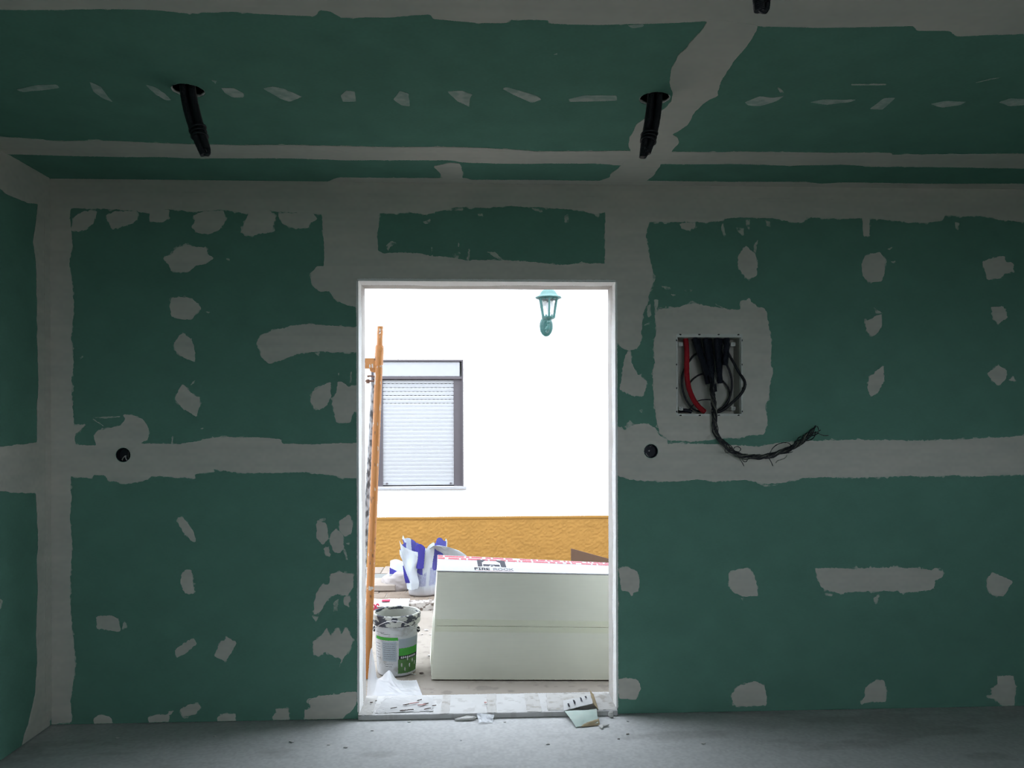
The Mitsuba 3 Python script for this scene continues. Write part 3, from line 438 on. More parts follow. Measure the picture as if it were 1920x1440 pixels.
# joint filler and filler patches: thin plaster standing proud of the boards
TH = {'joint': 0.0016, 'band': 0.0021, 'band2': 0.0025, 'panel': 0.0027, 'patch': 0.0014, 'smear': 0.0008, 'spot': 0.0010}
AMP = {'joint': 0.0038, 'band': 0.0032, 'band2': 0.005, 'panel': 0.0042, 'patch': 0.0034, 'smear': 0.003, 'spot': 0.0022}
NAME = {'joint': 'joint_filler', 'band': 'joint_filler', 'band2': 'joint_filler', 'panel': 'joint_filler', 'patch': 'filler_patch', 'smear': 'filler_smear', 'spot': 'filler_patch'}
MAT = {'smear': 'filler_thin', 'spot': 'filler_spot'}
def fill(entries, place, parent, clip, holes, seed):
    for i, (k, outer, hs) in enumerate(entries):
        big = k in ('joint', 'band', 'band2', 'panel')
        g = rag(outer, seed + i, AMP[k], 0.008 if big else 0.005 if k != 'smear' else 0.003, fine=3.4 if parent == 'wall_back' else 0.9)
        for h in hs: g = g.difference(rag(h, seed + i + 50, AMP[k], 0.006))
        thin = rag(outer, seed + i + 300, AMP[k] * 2.6, 0.008 if big else 0.005)
        g = g.intersection(clip).difference(holes)
        if g.is_empty: continue
        if k in ('patch', 'joint', 'band', 'panel') and parent != 'wall_left':
            ring = thin.intersection(clip).difference(holes)
            if hs: ring = ring.difference(rag(hs[0], seed + i + 77, AMP[k] * 2.4, 0.006))
            m = place(ring, 0.0006); 
            obj('filler_smear', m, 'filler_thin', parent)
        obj(NAME[k], place(g, TH[k]), MAT.get(k, 'filler'), parent)
inroom = sbox(XL + .0005, 0.006, XR, CEIL - .0005)
fill(BACK_FILLER, on_back, 'wall_back', inroom.difference(door), recess.buffer(0.0015), 1)
fill(CEILING_FILLER, under, 'ceiling', sbox(XL, YR, XR, WALL - .0005), chole.buffer(0.001), 700)
fill(LEFT_FILLER, on_left, 'wall_left', sbox(YR, 0.006, WALL, CEIL), Point(0, 0).buffer(0.001), 900)
# paper tape still showing under the filler along the joints
for g in (sbox(XL + .003, CEIL - .058, -0.63, CEIL - .004), sbox(-0.63, CEIL - .062, 2.9, CEIL - .004), sbox(-0.64, 2.10, -0.588, CEIL - .075), sbox(0.69, 2.11, 0.742, CEIL - .075)):
    obj('joint_tape', on_back(rag(list(g.exterior.coords)[:-1], 5, 0.0006, 0.01), 0.0022), 'filler', 'wall_back')
obj('joint_tape', on_left(rag([(WALL - .05, .03), (WALL - .004, .03), (WALL - .004, 2.5), (WALL - .05, 2.5)], 6, 0.0006, 0.01), 0.0022), 'filler', 'wall_left')

# plastered reveal of the opening, with a wavy bead of white filler along its front edge
def wavy(a0, a1, w, seed, n=60):
    s = np.linspace(a0, a1, n); q = w * (1 + 0.32 * nz(np.stack([s, s * 0, s * 0 + seed], 1), 6, 3, 3) * 2)
    return s, np.maximum(q, 0.02)
s, q = wavy(0.03, DZ - .006, 0.10, 1.0)
obj('reveal', box(DX0 - .001, DX0 + .004, WALL - .002, BACK, 0.026, DZ), 'reveal_plaster', 'wall_back')
obj('edge_bead', on_left(Polygon([(WALL - .003, s[0])] + list(zip(WALL + q, s)) + [(WALL - .003, s[-1])]), 0.0022, DX0 + .0035), 'bead_white', 'wall_back')
s, q = wavy(0.03, DZ - .006, 0.085, 2.0)
obj('reveal', box(DX1 - .004, DX1 + .001, WALL - .002, BACK, 0.026, DZ), 'reveal_plaster', 'wall_back')
obj('edge_bead', on_right(Polygon([(WALL - .003, s[0])] + list(zip(WALL + q, s)) + [(WALL - .003, s[-1])]), 0.0022, DX1 - .0035), 'bead_white', 'wall_back')
s, q = wavy(DX0 + .004, DX1 - .004, 0.11, 3.0)
obj('reveal', box(DX0, DX1, WALL - .002, BACK, DZ - .005, DZ + .001), 'reveal_plaster', 'wall_back')
obj('edge_bead', under(Polygon([(s[0], WALL - .003)] + list(zip(s, WALL + q)) + [(s[-1], WALL - .003)]), 0.0022, DZ - .0045), 'bead_white', 'wall_back')
for a in (np.r_[DX0 - .004, DX0 + .004], np.r_[DX1 - .004, DX1 + .004]):        # thin white corner bead on the wall's face
    obj('edge_bead', on_back(rag([(a[0], .03), (a[1], .03), (a[1], DZ), (a[0], DZ)], 8, 0.0012, 0.012), 0.003), 'bead_white', 'wall_back')
obj('edge_bead', on_back(rag([(DX0 - .004, DZ - .004), (DX1 + .004, DZ - .004), (DX1 + .004, DZ + .004), (DX0 - .004, DZ + .004)], 9, 0.0012, 0.012), 0.003), 'bead_white', 'wall_back')

# ---------------------------------------------------------------- threshold
sill = thing('door_threshold', 'white marble threshold slab at the foot of the doorway, patched with tape and paper', 'threshold')
obj('slab', box(DX0 + .001, DX1 - .001, 3.672, 3.935, 0.0, 0.026, 0.003), 'marble', sill)
def sheet(pts, z, seed, amp=0.004, t=0.0008):
    """A creased paper sheet: an outline in plan, lying on the slab."""
    g = rag(pts, seed, 0.003, 0.006); m = extrude(g, t)
    m = m.subdivide_to_size(0.025); v = np.array(m.vertices)
    v[:, 2] += z + np.abs(nz(v * [1, 1, 0], 30, seed, 3)) * amp; m.vertices = v
    return m
for i, (x0, x1, tl) in enumerate(((-0.575, -0.505, -0.03), (-0.185, -0.145, 0.0), (0.035, 0.082, 0.01), (0.23, 0.30, 0.0))):
    obj('tape_strip', sheet([(x0, 3.674), (x1, 3.674), (x1 + tl * .4, 3.932), (x0 + tl * .4, 3.932)], 0.0262, 20 + i, 0.004), 'masking_tape', sill)
obj('tape_tail', hull([(0.035, 3.668, 0.026), (0.085, 3.668, 0.026), (0.04, 3.666, 0.004), (0.08, 3.664, 0.004), (0.038, 3.662, 0.012), (0.088, 3.662, 0.014)]), 'masking_tape', sill)
obj('paper_sheet', sheet([(-0.50, 3.69), (-0.22, 3.70), (-0.23, 3.90), (-0.47, 3.91)], 0.0264, 31, 0.007), 'paper', sill)
obj('paper_sheet', sheet([(0.33, 3.69), (0.66, 3.68), (0.655, 3.92), (0.34, 3.925)], 0.0264, 32, 0.007), 'masking_tape', sill)
random.seed(4)
fl = []
for i, (x, y, a, l, w, m) in enumerate([(-0.36, 3.78, .5, .05, .008, 'dark_chip'), (-0.32, 3.80, .35, .07, .012, 'pink_chip'), (-0.295, 3.84, .6, .05, .007, 'dark_chip'), (-0.28, 3.775, .2, .06, .016, 'pink_chip'), (-0.262, 3.79, .1, .035, .012, 'dark_chip'), (-0.36, 3.705, .1, .05, .010, 'dark_chip'), (-0.33, 3.712, .05, .04, .007, 'dark_chip'), (-0.41, 3.74, .4, .05, .004, 'dark_chip'), (-0.25, 3.72, .5, .05, .006, 'dark_chip'), (-0.22, 3.76, .3, .03, .005, 'dark_chip'), (-0.53, 3.82, .2, .02, .010, 'dark_chip'), (-0.51, 3.84, .1, .014, .008, 'dark_chip'), (0.03, 3.79, .9, .02, .016, 'pink_chip')]):
    l, w = l * .8, w * .62; r = np.array([[math.cos(a), -math.sin(a)], [math.sin(a), math.cos(a)]])
    o = [tuple(np.array([x, y]) + r @ np.array(q)) for q in ((-l / 2, -w / 2), (0, -w * .7), (l / 2, 0), (l * .2, w / 2), (-l * .3, w * .4))]
    one('paint_flake', moved(extrude(rag(o, 60 + i, 0.002, 0.004), 0.003), T().translate([0, 0, 0.0335]).matrix), m, 'small dark and pinkish paint flake lying on the papered threshold', 'flake', 'paint flakes on the threshold')

# ---------------------------------------------------------------- electrical panel
t = thing('electrical_panel', 'white plastic flush electrical box let into the wall right of the doorway, without its cover', 'electrical box')
rim = sbox(PX0, PZ0, PX1, PZ1).difference(sbox(PX0 + .007, PZ0 + .008, PX1 - .006, PZ1 - .014))
obj('frame', on_back(rim, 0.018, 3.7035), 'panel_plastic', t)
obj('side_wall', on_back(sbox(PX0 + .005, PZ0 + .005, PX1 - .005, PZ1 - .005).difference(sbox(PX0 + .008, PZ0 + .009, PX1 - .008, PZ1 - .015)), 0.088, 3.7925), 'panel_back', t)
obj('back_plate', cat(on_back(sbox(PX0 + .005, PZ0 + .005, PX1 - .005, PZ1 - .005), 0.003, 3.796), on_back(sbox(PX0 + .04, PZ0 + .225, PX1 - .04, PZ1 - .167), 0.0012, 3.7932)), 'panel_back', t)
for z in np.linspace(PZ0 + .06, PZ1 - .06, 4):
    obj('rail_slot', on_back(sbox(PX0 + .012, z - .016, PX0 + .026, z + .016), 0.004, 3.792), 'panel_plastic', t)
for sx in (PX0 + .03, PX1 - .035):
    for sz in (PZ0 + .035, PZ1 - .045):
        br = obj('corner_bracket', cat(box(sx - .012, sx + .012, 3.715, 3.79, sz - .010, sz + .010, .003)), 'panel_plastic', t)
        obj('screw', moved(lathe([(0, 0), (.005, 0), (.005, .002), (.002, .003), (0, .003)], 10), [[1, 0, 0, sx], [0, 0, -1, 3.716], [0, 1, 0, sz], [0, 0, 0, 1]]), 'zinc', t)
for f in (.0, .33, .66, 1.0):
    z = PZ0 + .02 + f * (PZ1 - PZ0 - .05); x = PX0 + .02 + f * (PX1 - PX0 - .04)
    for g in (sbox(PX0 - .001, z - .004, PX0 + .004, z + .004), sbox(PX1 - .004, z - .004, PX1 + .001, z + .004), sbox(x - .005, PZ1 - .005, x + .005, PZ1 + .001), sbox(x - .005, PZ0 - .001, x + .005, PZ0 + .004)):
        obj('rim_notch', on_back(g, 0.0009, 3.6856), 'dark_cavity', t)
def P(y, *q): return [(x, y, z) for x, z in q]
zt = PZ1 - .017
one('red_conduit', corrugated([(1.020, 3.745, zt), (1.020, 3.725, 1.715), (1.021, 3.715, 1.608), (1.042, 3.712, 1.537), (1.083, 3.715, 1.480), (1.106, 3.722, 1.464)], 0.0125), 'red_plastic', 'red corrugated conduit curving down the left side of the electrical box', 'conduit', smooth=30)
for i, (xt, xb, zb, y, w) in enumerate(((1.054, 1.121, 1.640, 3.706, 'leftmost of the bunch'), (1.080, 1.131, 1.600, 3.740, 'second from the left'), (1.108, 1.148, 1.575, 3.706, 'third from the left'), (1.137, 1.160, 1.560, 3.740, 'fourth from the left'), (1.164, 1.178, 1.600, 3.706, 'third from the right'), (1.190, 1.186, 1.640, 3.740, 'second from the right'), (1.216, 1.204, 1.690, 3.710, 'rightmost and shortest'))):
    one('black_conduit', corrugated([(xt, y + .006, zt), (xt * .62 + xb * .38, y, zt - (zt - zb) * .42), (xb, y - .002, zb)], 0.0142), 'navy_plastic', 'thick black conduit fanning down inside the electrical box, ' + w, 'conduit', 'black conduits at the top of the electrical box', smooth=30)
for pts, r, lab in (
    ([(1.212, 3.745, zt), (1.222, 3.735, 1.765), (1.246, 3.715, 1.708), (1.276, 3.690, 1.640), (1.291, 3.672, 1.600), (1.277, 3.680, 1.553), (1.236, 3.700, 1.506), (1.195, 3.715, 1.470), (1.150, 3.735, 1.462)], 0.0068, 'black cable looping out over the right rim of the electrical box'),
    ([(1.190, 3.75, 1.760), (1.215, 3.748, 1.715), (1.243, 3.745, 1.650), (1.250, 3.745, 1.585), (1.228, 3.745, 1.512), (1.182, 3.745, 1.470)], 0.0055, 'black cable hanging in a long arc inside the right half of the electrical box'),
    ([(1.205, 3.77, 1.480), (1.242, 3.77, 1.515), (1.247, 3.77, 1.555), (1.233, 3.77, 1.593), (1.196, 3.77, 1.629), (1.129, 3.77, 1.653), (1.098, 3.77, 1.647), (1.068, 3.77, 1.629), (1.047, 3.77, 1.605)], 0.0042, 'thin black cable arched over the back plate of the electrical box'),
    ([(1.098, 3.765, 1.757), (1.065, 3.765, 1.740), (1.041, 3.76, 1.712), (1.008, 3.752, 1.652), (1.003, 3.75, 1.598), (1.020, 3.745, 1.526), (1.056, 3.745, 1.478), (1.107, 3.75, 1.464)], 0.0050, 'black cable circling behind the red conduit in the electrical box'),
    ([(1.000, 3.76, 1.470), (1.042, 3.745, 1.478), (1.050, 3.735, 1.492), (1.071, 3.725, 1.513), (1.107, 3.715, 1.522), (1.144, 3.705, 1.519)], 0.0028, 'thin dark wire crossing the bottom of the electrical box to the twisted bundle')):
    one('cable', tube(spline(pts, 60), r, 8), 'black_plastic', lab, 'cable', smooth=True)
one('cable', tube(spline([(0.995, 3.77, 1.468), (1.02, 3.755, 1.470), (1.05, 3.75, 1.463)], 20), 0.010, 10), 'navy_plastic', 'short stub of thick black cable in the lower left corner of the electrical box', 'cable', smooth=True)
wb = thing('wire_bundle', 'twisted bundle of thin wires hanging from the electrical box, bending right', 'wire bundle')
main = [(1.152, 3.712, 1.66), (1.146, 3.700, 1.62), (1.135, 3.690, 1.56), (1.138, 3.678, 1.506), (1.137, 3.660, 1.447), (1.132, 3.648, 1.417), (1.134, 3.648, 1.382), (1.154, 3.648, 1.335), (1.196, 3.648, 1.288), (1.243, 3.648, 1.258), (1.303, 3.648, 1.243), (1.362, 3.648, 1.246), (1.422, 3.648, 1.252), (1.482, 3.646, 1.275), (1.542, 3.644, 1.310), (1.602, 3.642, 1.351), (1.632, 3.640, 1.386)]
N = 170; mp = spline(main, N); rng = np.random.default_rng(7)
for i in range(14):
    s = np.linspace(0, 1, N); ph = i * 2.399 + 9 * s * 2 * np.pi * (0.55 + 0.1 * (i % 3)); R = (0.0060 + 0.0062 * (i % 3) / 2) * (1 + 0.9 * np.clip((s - .80) / .2, 0, 1))
    t3 = np.gradient(mp, axis=0); t3 /= np.linalg.norm(t3, axis=1, keepdims=True)
    nrm = np.cross(t3, [0, 1, 0]); nrm /= np.linalg.norm(nrm, axis=1, keepdims=True)
    pth = mp + R[:, None] * (np.cos(ph)[:, None] * nrm + 0.8 * np.sin(ph)[:, None] * np.array([0, 1, 0]))
    pth = pth + 0.010 * np.stack([meshkit.fbm(np.stack([s * 9, s * 0 + i, s * 0 + q], 1), 2, i + 20) - .5 for q in (1, 2, 3)], 1) * np.clip(s * 6 - .6, 0, 1)[:, None] * [1, .5, 1]
    e = int(N * (0.86 + 0.14 * rng.random())) if i > 3 else N
    obj('wire', tube(pth[:e], 0.0023, 5), ('black_plastic', 'black_plastic', 'grey_wire', 'black_plastic', 'pale_wire')[i % 5], wb, smooth=True)
for pts, m in ((P(3.645, (1.385, 1.250), (1.398, 1.234), (1.416, 1.199)), 'black_plastic'), (P(3.645, (1.235, 1.262), (1.252, 1.238), (1.275, 1.200)), 'grey_wire'), (P(3.640, (1.398, 1.250), (1.405, 1.272), (1.422, 1.293), (1.458, 1.310), (1.485, 1.311), (1.503, 1.298)), 'black_plastic'), (P(3.642, (1.596, 1.355), (1.63, 1.358), (1.655, 1.348), (1.688, 1.347)), 'grey_wire'),
               (P(3.64, (1.192, 1.30), (1.182, 1.284), (1.184, 1.267), (1.198, 1.266), (1.21, 1.272)), 'grey_wire'), (P(3.64, (1.225, 1.282), (1.25, 1.290), (1.258, 1.282), (1.245, 1.268), (1.235, 1.262)), 'black_plastic'), (P(3.64, (1.255, 1.25), (1.266, 1.229), (1.280, 1.220), (1.29, 1.230), (1.292, 1.246)), 'grey_wire'), (P(3.64, (1.428, 1.214), (1.445, 1.228), (1.47, 1.236), (1.482, 1.252)), 'pale_wire'),
               (P(3.638, (1.560, 1.325), (1.575, 1.352), (1.612, 1.378), (1.628, 1.389), (1.637, 1.372)), 'black_plastic'), (P(3.642, (1.44, 1.262), (1.49, 1.262), (1.512, 1.268)), 'black_plastic')):
    obj('stray_wire', tube(spline(pts, 30), 0.0018, 5), m, wb, smooth=True)

# ---------------------------------------------------------------- round wall boxes
for (x, z), m, lab in ((WB1, 'black_plastic', 'round black flush box with stripped wires in the filler band left of the doorway'), (WB2, 'navy_plastic', 'round dark blue flush box in the filler right of the doorway')):
    t = thing('wall_box', lab, 'wall box')
    cup = [(0, .036), (RB - .002, .036), (RB - .0015, .0), (RB - .0003, .0), (RB - .0003, .055), (0, .055)]
    obj('cup', moved(lathe(cup, 28), [[1, 0, 0, x], [0, 0, 1, WALL - .0008], [0, 1, 0, z], [0, 0, 0, 1]]), m, t, smooth=30)
    if x < 0:
        for dx, dz, ex, ez, w in ((-.004, -.006, -.012, -.026, 'white_wire'), (-.002, -.006, .012, -.028, 'white_wire'), (.014, .022, .018, -.020, 'grey_wire')):
            obj('wire', tube(spline([(x + dx, 3.724, z + dz), (x + (dx + ex) / 2 - .002, 3.710, z + (dz + ez) / 2), (x + ex, 3.706, z + ez)], 16), 0.0024, 6), w, t, smooth=True)
    else:
        obj('screw', moved(lathe([(0, 0), (.004, 0), (.004, .002), (0, .003)], 10), [[1, 0, 0, x - .001], [0, 0, -1, 3.725], [0, 1, 0, z], [0, 0, 0, 1]]), 'zinc', t)
        for dx, dz, ex, ez in ((.004, .022, .008, .029), (-.018, -.012, -.010, -.030)):
            obj('wire', tube(spline([(x + dx, 3.722, z + dz), (x + (dx + ex) / 2, 3.712, z + (dz + ez) / 2), (x + ex * .9, 3.704, z + ez * .9)], 12), 0.0016, 6), 'white_wire', t, smooth=True)

# ---------------------------------------------------------------- cable bundles hanging from the ceiling holes
for i, ((hx, hy), tip, lab) in enumerate(zip(HOLES, ((-0.938, 2.70, 2.338), (0.590, 2.70, 2.345), (0.650, 1.73, 2.345)),
        ('black conduit bundle hanging slanted from the left round ceiling hole', 'black conduit bundle with small wire loop hanging from the right ceiling hole', 'tip of a black conduit bundle hanging at the top edge of the picture'))):
    t = thing('cable_bundle', lab, 'cable')
    d = np.array(tip) - np.array([hx, hy, 2.60]); d /= np.linalg.norm(d)
    side = np.cross(d, [0, 1, 0]); side /= np.linalg.norm(side)
    root = np.array([hx, hy, 2.66]) - side * 0.0; mid = np.array([hx, hy, 2.56]) * .45 + np.array(tip) * .55 + side * (-.006 if i == 0 else .004)
    for k, o in enumerate((-1, 1)):
        a = root + side * o * .0145; b = np.array([hx, hy, 2.555]) + side * o * .0145; c = mid + side * o * .0135; e = np.array(tip) + side * o * .006 - d * (.0 if o < 0 else .018)
        obj('conduit', corrugated([a, b, c, e], 0.0128), 'black_plastic', t, smooth=30)
    obj('conduit', corrugated([root + np.array([0, .018, 0]), np.array([hx, hy + .016, 2.555]), mid + np.array([0, .010, 0]), np.array(tip) + np.array([0, .008, .03])], 0.0095), 'black_plastic', t, smooth=30)
    for f, r in ((.60, .0275), (.66, .0255), (.72, .0262)):
        c = np.array([hx, hy, 2.56]) * (1 - f) + np.array(tip) * f + side * (-.004 if i == 0 else .003); ang = np.linspace(0, 2 * np.pi, 25)
        obj('wire_tie', tube(c + np.cos(ang)[:, None] * side * r + np.sin(ang)[:, None] * np.array([0, 1, 0]) * r * .9 + np.sin(ang * 1 + f * 9)[:, None] * d * .006, .0038, 6), 'black_plastic', t, smooth=True)
    q = np.array(tip)
    obj('wire_end', tube(spline([q - d * .07 + side * .012, q - d * .06 + side * .022, q - d * .04 + side * .020, q - d * .012 + side * .008, q + d * .002], 24), .0035, 6) if i == 1 else tube(spline([q - d * .05 + side * .010, q - d * .02 + side * .014, q + d * .002 + side * .006, q - d * .006 - side * .006, q - d * .03 - side * .010], 24), .0062, 6), 'black_plastic', t, smooth=True)
    # the loose rim of torn board paper inside the hole is part of the ceiling
    ang = np.linspace(0, 2 * np.pi, 41); rr = 0.0545 + 0.0015 * np.sin(ang * 7 + i)
    obj('hole_edge', tube(np.stack([hx + rr * np.cos(ang), hy + rr * np.sin(ang), np.full(41, CEIL + .0055)], 1), np.r_[.0045 + .001 * np.sin(ang[:-1] * 11), .0045], 6, False), 'plaster_chip', 'ceiling', smooth=True)

# ---------------------------------------------------------------- scraps on the threshold and the floor
t = thing('torn_board', 'torn plasterboard facing with light green flap, folded over the right end of the threshold', 'scrap')
def patch(corners, n=10, bend=0.0, seed=0, th=0.002):
    a, b, c, d = [np.array(q, float) for q in corners]
    def fn(u, v):
        p = (a * (1 - u[..., None]) + b * u[..., None]) * (1 - v[..., None]) + (d * (1 - u[..., None]) + c * u[..., None]) * v[..., None]
        p[..., 2] += bend * np.sin(np.pi * v) * np.sin(np.pi * (u * .8 + .1)) + 0.004 * nz(np.stack([u * 3, v * 3, u * 0 + seed], -1), 1, seed, 3)
        return p
    m, _ = grid(n, n, fn); w = m.copy(); w.apply_translation([0, 0, -th]); w.invert()
    bi = list(range(n)) + [n * k + n - 1 for k in range(1, n)] + [n * (n - 1) + k for k in range(n - 2, -1, -1)] + [n * k for k in range(n - 2, 0, -1)]
    N0 = n * n; f = []
    for i, j in zip(bi, bi[1:] + bi[:1]): f += [(i, j, j + N0), (i, j + N0, i + N0)]
    return trimesh.Trimesh(np.vstack([m.vertices, w.vertices]), np.vstack([m.faces, w.faces + N0, f]), process=False)
obj('white_face', patch([(0.405, 3.672, 0.030), (0.545, 3.675, 0.062), (0.555, 3.79, 0.060), (0.415, 3.80, 0.034)], 10, .006, 1), 'paper', t, label='white printed upper flap')
for k, (x, y, l) in enumerate(((.432, 3.70, .045), (.462, 3.725, .05), (.497, 3.735, .05), (.522, 3.75, .03))):
    zz = 0.036 + (x - .405) * .22 + .0045
    obj('print_mark', hull([(x - .004, y - l / 2, zz), (x + .004, y - l / 2, zz), (x - .004, y + l / 2, zz), (x + .004, y + l / 2, zz), (x, y, zz + .0012)]), 'print_black' if k < 2 else 'print_grey', t)
obj('green_flap', patch([(0.408, 3.668, 0.030), (0.562, 3.672, 0.036), (0.553, 3.560, 0.012), (0.445, 3.535, 0.005)], 12, .012, 3), 'green_paper', t, label='light green lower flap')
obj('torn_core', patch([(0.548, 3.70, 0.056), (0.572, 3.68, 0.032), (0.568, 3.80, 0.060), (0.550, 3.81, 0.080)], 8, .004, 5, .004), 'brown_core', t, label='torn brown core strip')
obj('torn_core', patch([(0.478, 3.548, 0.010), (0.470, 3.536, 0.006), (0.560, 3.556, 0.006), (0.560, 3.585, 0.024)], 8, .005, 6, .004), 'brown_core', t, label='torn brown lower edge')
rng = np.random.default_rng(11)
def crumb(x, y, z, sx, sy, sz, seed):
    m = trimesh.creation.icosphere(2, 1.0); v = np.array(m.vertices); v *= (1 + 0.9 * nz(v, 1.6, seed, 2))[:, None]; v *= [sx, sy, sz]
    v[:, 2] -= v[:, 2].min(); m.vertices = v + [x, y, z]; return m
one('plaster_scrap', cat(crumb(-0.065, 3.652, 0, .045, .010, .008, 3), crumb(-0.03, 3.657, .005, .018, .006, .006, 4), hull([(-.118, 3.645, .0), (-.02, 3.652, 0), (-.11, 3.648, .012), (-.02, 3.660, .016), (-.06, 3.664, .020), (-.115, 3.662, .004)])), 'plaster_chip', 'narrow strip of dried plaster lying against the front of the threshold', 'scrap')
m, _ = grid(22, 16, lambda u, v: np.stack([-0.012 + u * .085 - .02 * v * (u - .5), 3.668 - v * .065 + .01 * u, 0.022 - .020 * v + 0.026 * nz(np.stack([u * 3, v * 3, u * 0 + 3], -1), 1, 8, 3) * (1 - v * .4) + .004], -1))
v = np.array(m.vertices); v[:, 2] = np.maximum(v[:, 2], .002); m.vertices = v
one('plastic_scrap', m, 'clear_sheet', 'crumpled piece of clear plastic in front of the threshold', 'scrap', smooth=True)
one('plaster_scrap', cat(crumb(0.578, 3.545, 0, .024, .009, .006, 5), crumb(0.562, 3.53, 0, .009, .017, .005, 6)), 'plaster_chip', 'white broken plaster crumb just right of the torn green flap', 'scrap')
one('plaster_scrap', crumb(0.628, 3.652, 0, .012, .010, .014, 9), 'plaster_chip', 'small white plaster lump on the floor at the right end of the threshold', 'scrap')
for i, (x, y, s, m) in enumerate(((-1.19, 3.52, .009, 'plaster_chip'), (-1.62, 3.52, .011, 'plaster_chip'), (-0.83, 3.44, .013, 'concrete'), (-0.66, 3.40, .008, 'plaster_chip'), (-0.58, 3.37, .010, 'plaster_chip'), (-0.33, 3.645, .010, 'plaster_chip'), (-0.49, 3.55, .008, 'plaster_chip'), (0.30, 3.36, .010, 'plaster_chip'), (0.70, 3.60, .007, 'concrete'), (0.98, 3.33, .012, 'plaster_chip'), (0.12, 3.62, .007, 'plaster_chip'), (-0.08, 3.42, .006, 'concrete'), (0.67, 3.45, .007, 'dark_chip'), (0.62, 3.40, .006, 'dark_chip'), (1.33, 3.45, .007, 'concrete'))):
    one('floor_crumb', crumb(x, y, 0, s * .9, s * .55, s * .28, 30 + i), m, 'tiny crumb of plaster or concrete on the bare floor', 'crumb', 'crumbs on the concrete floor')

# ---------------------------------------------------------------- yard
struct('ground', cat(box(-9, 9, BACK, YARD + .3, -0.15, -0.004), box(-9, 9, -14, YR - .2, -0.15, -0.004), box(-9, XL - .15, YR - .2, BACK, -0.15, -0.004), box(XR + .15, 9, YR - .2, BACK, -0.15, -0.004)), 'yard_ground', 'pale dusty ground of the yard')
random.seed(9)
row, y = 0, 5.985
while y < YARD - .06:
    d = 0.155; x = -1.9 + (row % 2) * .12
    while x < 1.9:
        w = 0.225 + random.uniform(-.02, .03)
        top = random.uniform(-.001, .004)
        obj('paver', box(x + .004, x + w - .004, y + .004, min(y + d, YARD - .03) - .004, -.02, top, .003), 'paver_stone', 'ground')
        x += w
    y += d; row += 1
wx0, wx1, wz0, wz1 = -1.045, -0.150, 0.800, 2.041
house = sbox(-6.5, 0.50, 6.5, 4.4).difference(sbox(wx0, wz0, wx1, wz1))
struct('wall_opposite', cat(on_back(house, 0.16, YARD + .16), on_back(sbox(-6.5, 0, 6.5, 0.5), 0.16, YARD + .16), on_back(sbox(wx0 - .1, wz0 - .1, wx1 + .1, wz1 + .1), 0.05, YARD + .22)), 'white_render', 'white rendered wall of the house across the yard')
def dado(u, v):
    x = -3.2 + 6.4 * u; z = 0.0 + 0.478 * v; p = np.stack([x, x * 0, z], -1)
    b = 0.0032 * np.clip(nz(p, 52, 5, 3) * 2.6, -.6, 1) + .0015 * nz(p, 120, 6, 2)
    return np.stack([x, YARD - 0.018 - b, z], -1)
m, _ = grid(900, 70, dado); m.invert()
obj('dado', m, 'ochre_stucco', 'wall_opposite', smooth=True, label='rough ochre stucco dado along the foot of the wall')
obj('dado_edge', box(-3.2, 3.2, YARD - .026, YARD, 0.476, 0.500, .004), 'ochre_smooth', 'wall_opposite', label='smooth ochre top edge of the dado')
# shuttered window
wn = struct('window_1', cat(on_back(sbox(wx0, wz0, wx1, wz1).difference(sbox(wx0 + .012, wz0, wx1 - .012, wz1 - .014)), .10, YARD + .09)), 'taupe_frame', 'window across the yard with its white roller shutter down')
obj('side_guide', box(wx0 + .012, -0.938, YARD + .015, YARD + .085, wz0 + .002, 1.852), 'taupe_frame', wn)
obj('side_guide', box(-0.243, wx1 - .012, YARD + .015, YARD + .085, wz0 + .002, 1.852), 'taupe_frame', wn)
obj('shutter_box', box(wx0 + .016, -0.182, YARD + .004, YARD + .085, 1.880, 2.024, .004), 'shutter_white', wn, label='white shutter box')
obj('box_rail', box(wx0 + .012, wx1 - .003, YARD - .004, YARD + .08, 1.852, 1.880, .003), 'taupe_frame', wn)
sl0, sl1, nsl = 0.812, 1.850, 27; pitch = (sl1 - sl0) / nsl
for k in range(nsl):
    z0 = sl0 + k * pitch; y0 = YARD + .030
    prof = Polygon([(y0 + .014, z0), (y0 + .0008, z0 + .001), (y0 - .0006, z0 + pitch * .5), (y0 + .0008, z0 + pitch - .005), (y0 + .0018, z0 + pitch - .0045), (y0 + .014, z0 + pitch - .0045)])
    mm = moved(extrude(prof, 0.698), [[0, 0, 1, -0.940], [1, 0, 0, 0], [0, 1, 0, 0], [0, 0, 0, 1]])
    obj('slat', mm, 'shutter_white', wn)
obj('slat_backing', box(-0.940, -0.242, YARD + .0442, YARD + .05, sl0, sl1), 'shutter_dark', wn)
for k in range(1, nsl):
    z0 = sl0 + k * pitch
    if k < nsl - 6:
        obj('slat_hinge', box(-0.940, -0.242, YARD + .0316, YARD + .0442, z0 - .0046, z0 + .0003), 'shutter_white', wn)
    else:
        hx = -0.940 + (0.011 if k % 2 else .03)
        ms = []
        while hx < -0.25:
            ms.append(box(hx, min(hx + .018, -.242), YARD + .0335, YARD + .0442, z0 - .0046, z0 + .0003)); hx += .040
        obj('slat_hinge', cat(*ms), 'shutter_white', wn)
for x in (-0.90, -0.275): obj('stopper', moved(lathe([(0, 0), (.010, 0), (.010, .012), (.006, .016), (0, .016)], 12), [[1, 0, 0, x], [0, 0, -1, YARD + .030], [0, 1, 0, 0.828], [0, 0, 0, 1]]), 'taupe_frame', wn)
obj('sill', box(wx0 - .05, wx1 + .03, YARD - .03, YARD + .10, 0.772, 0.800, .004), 'shutter_white', wn)
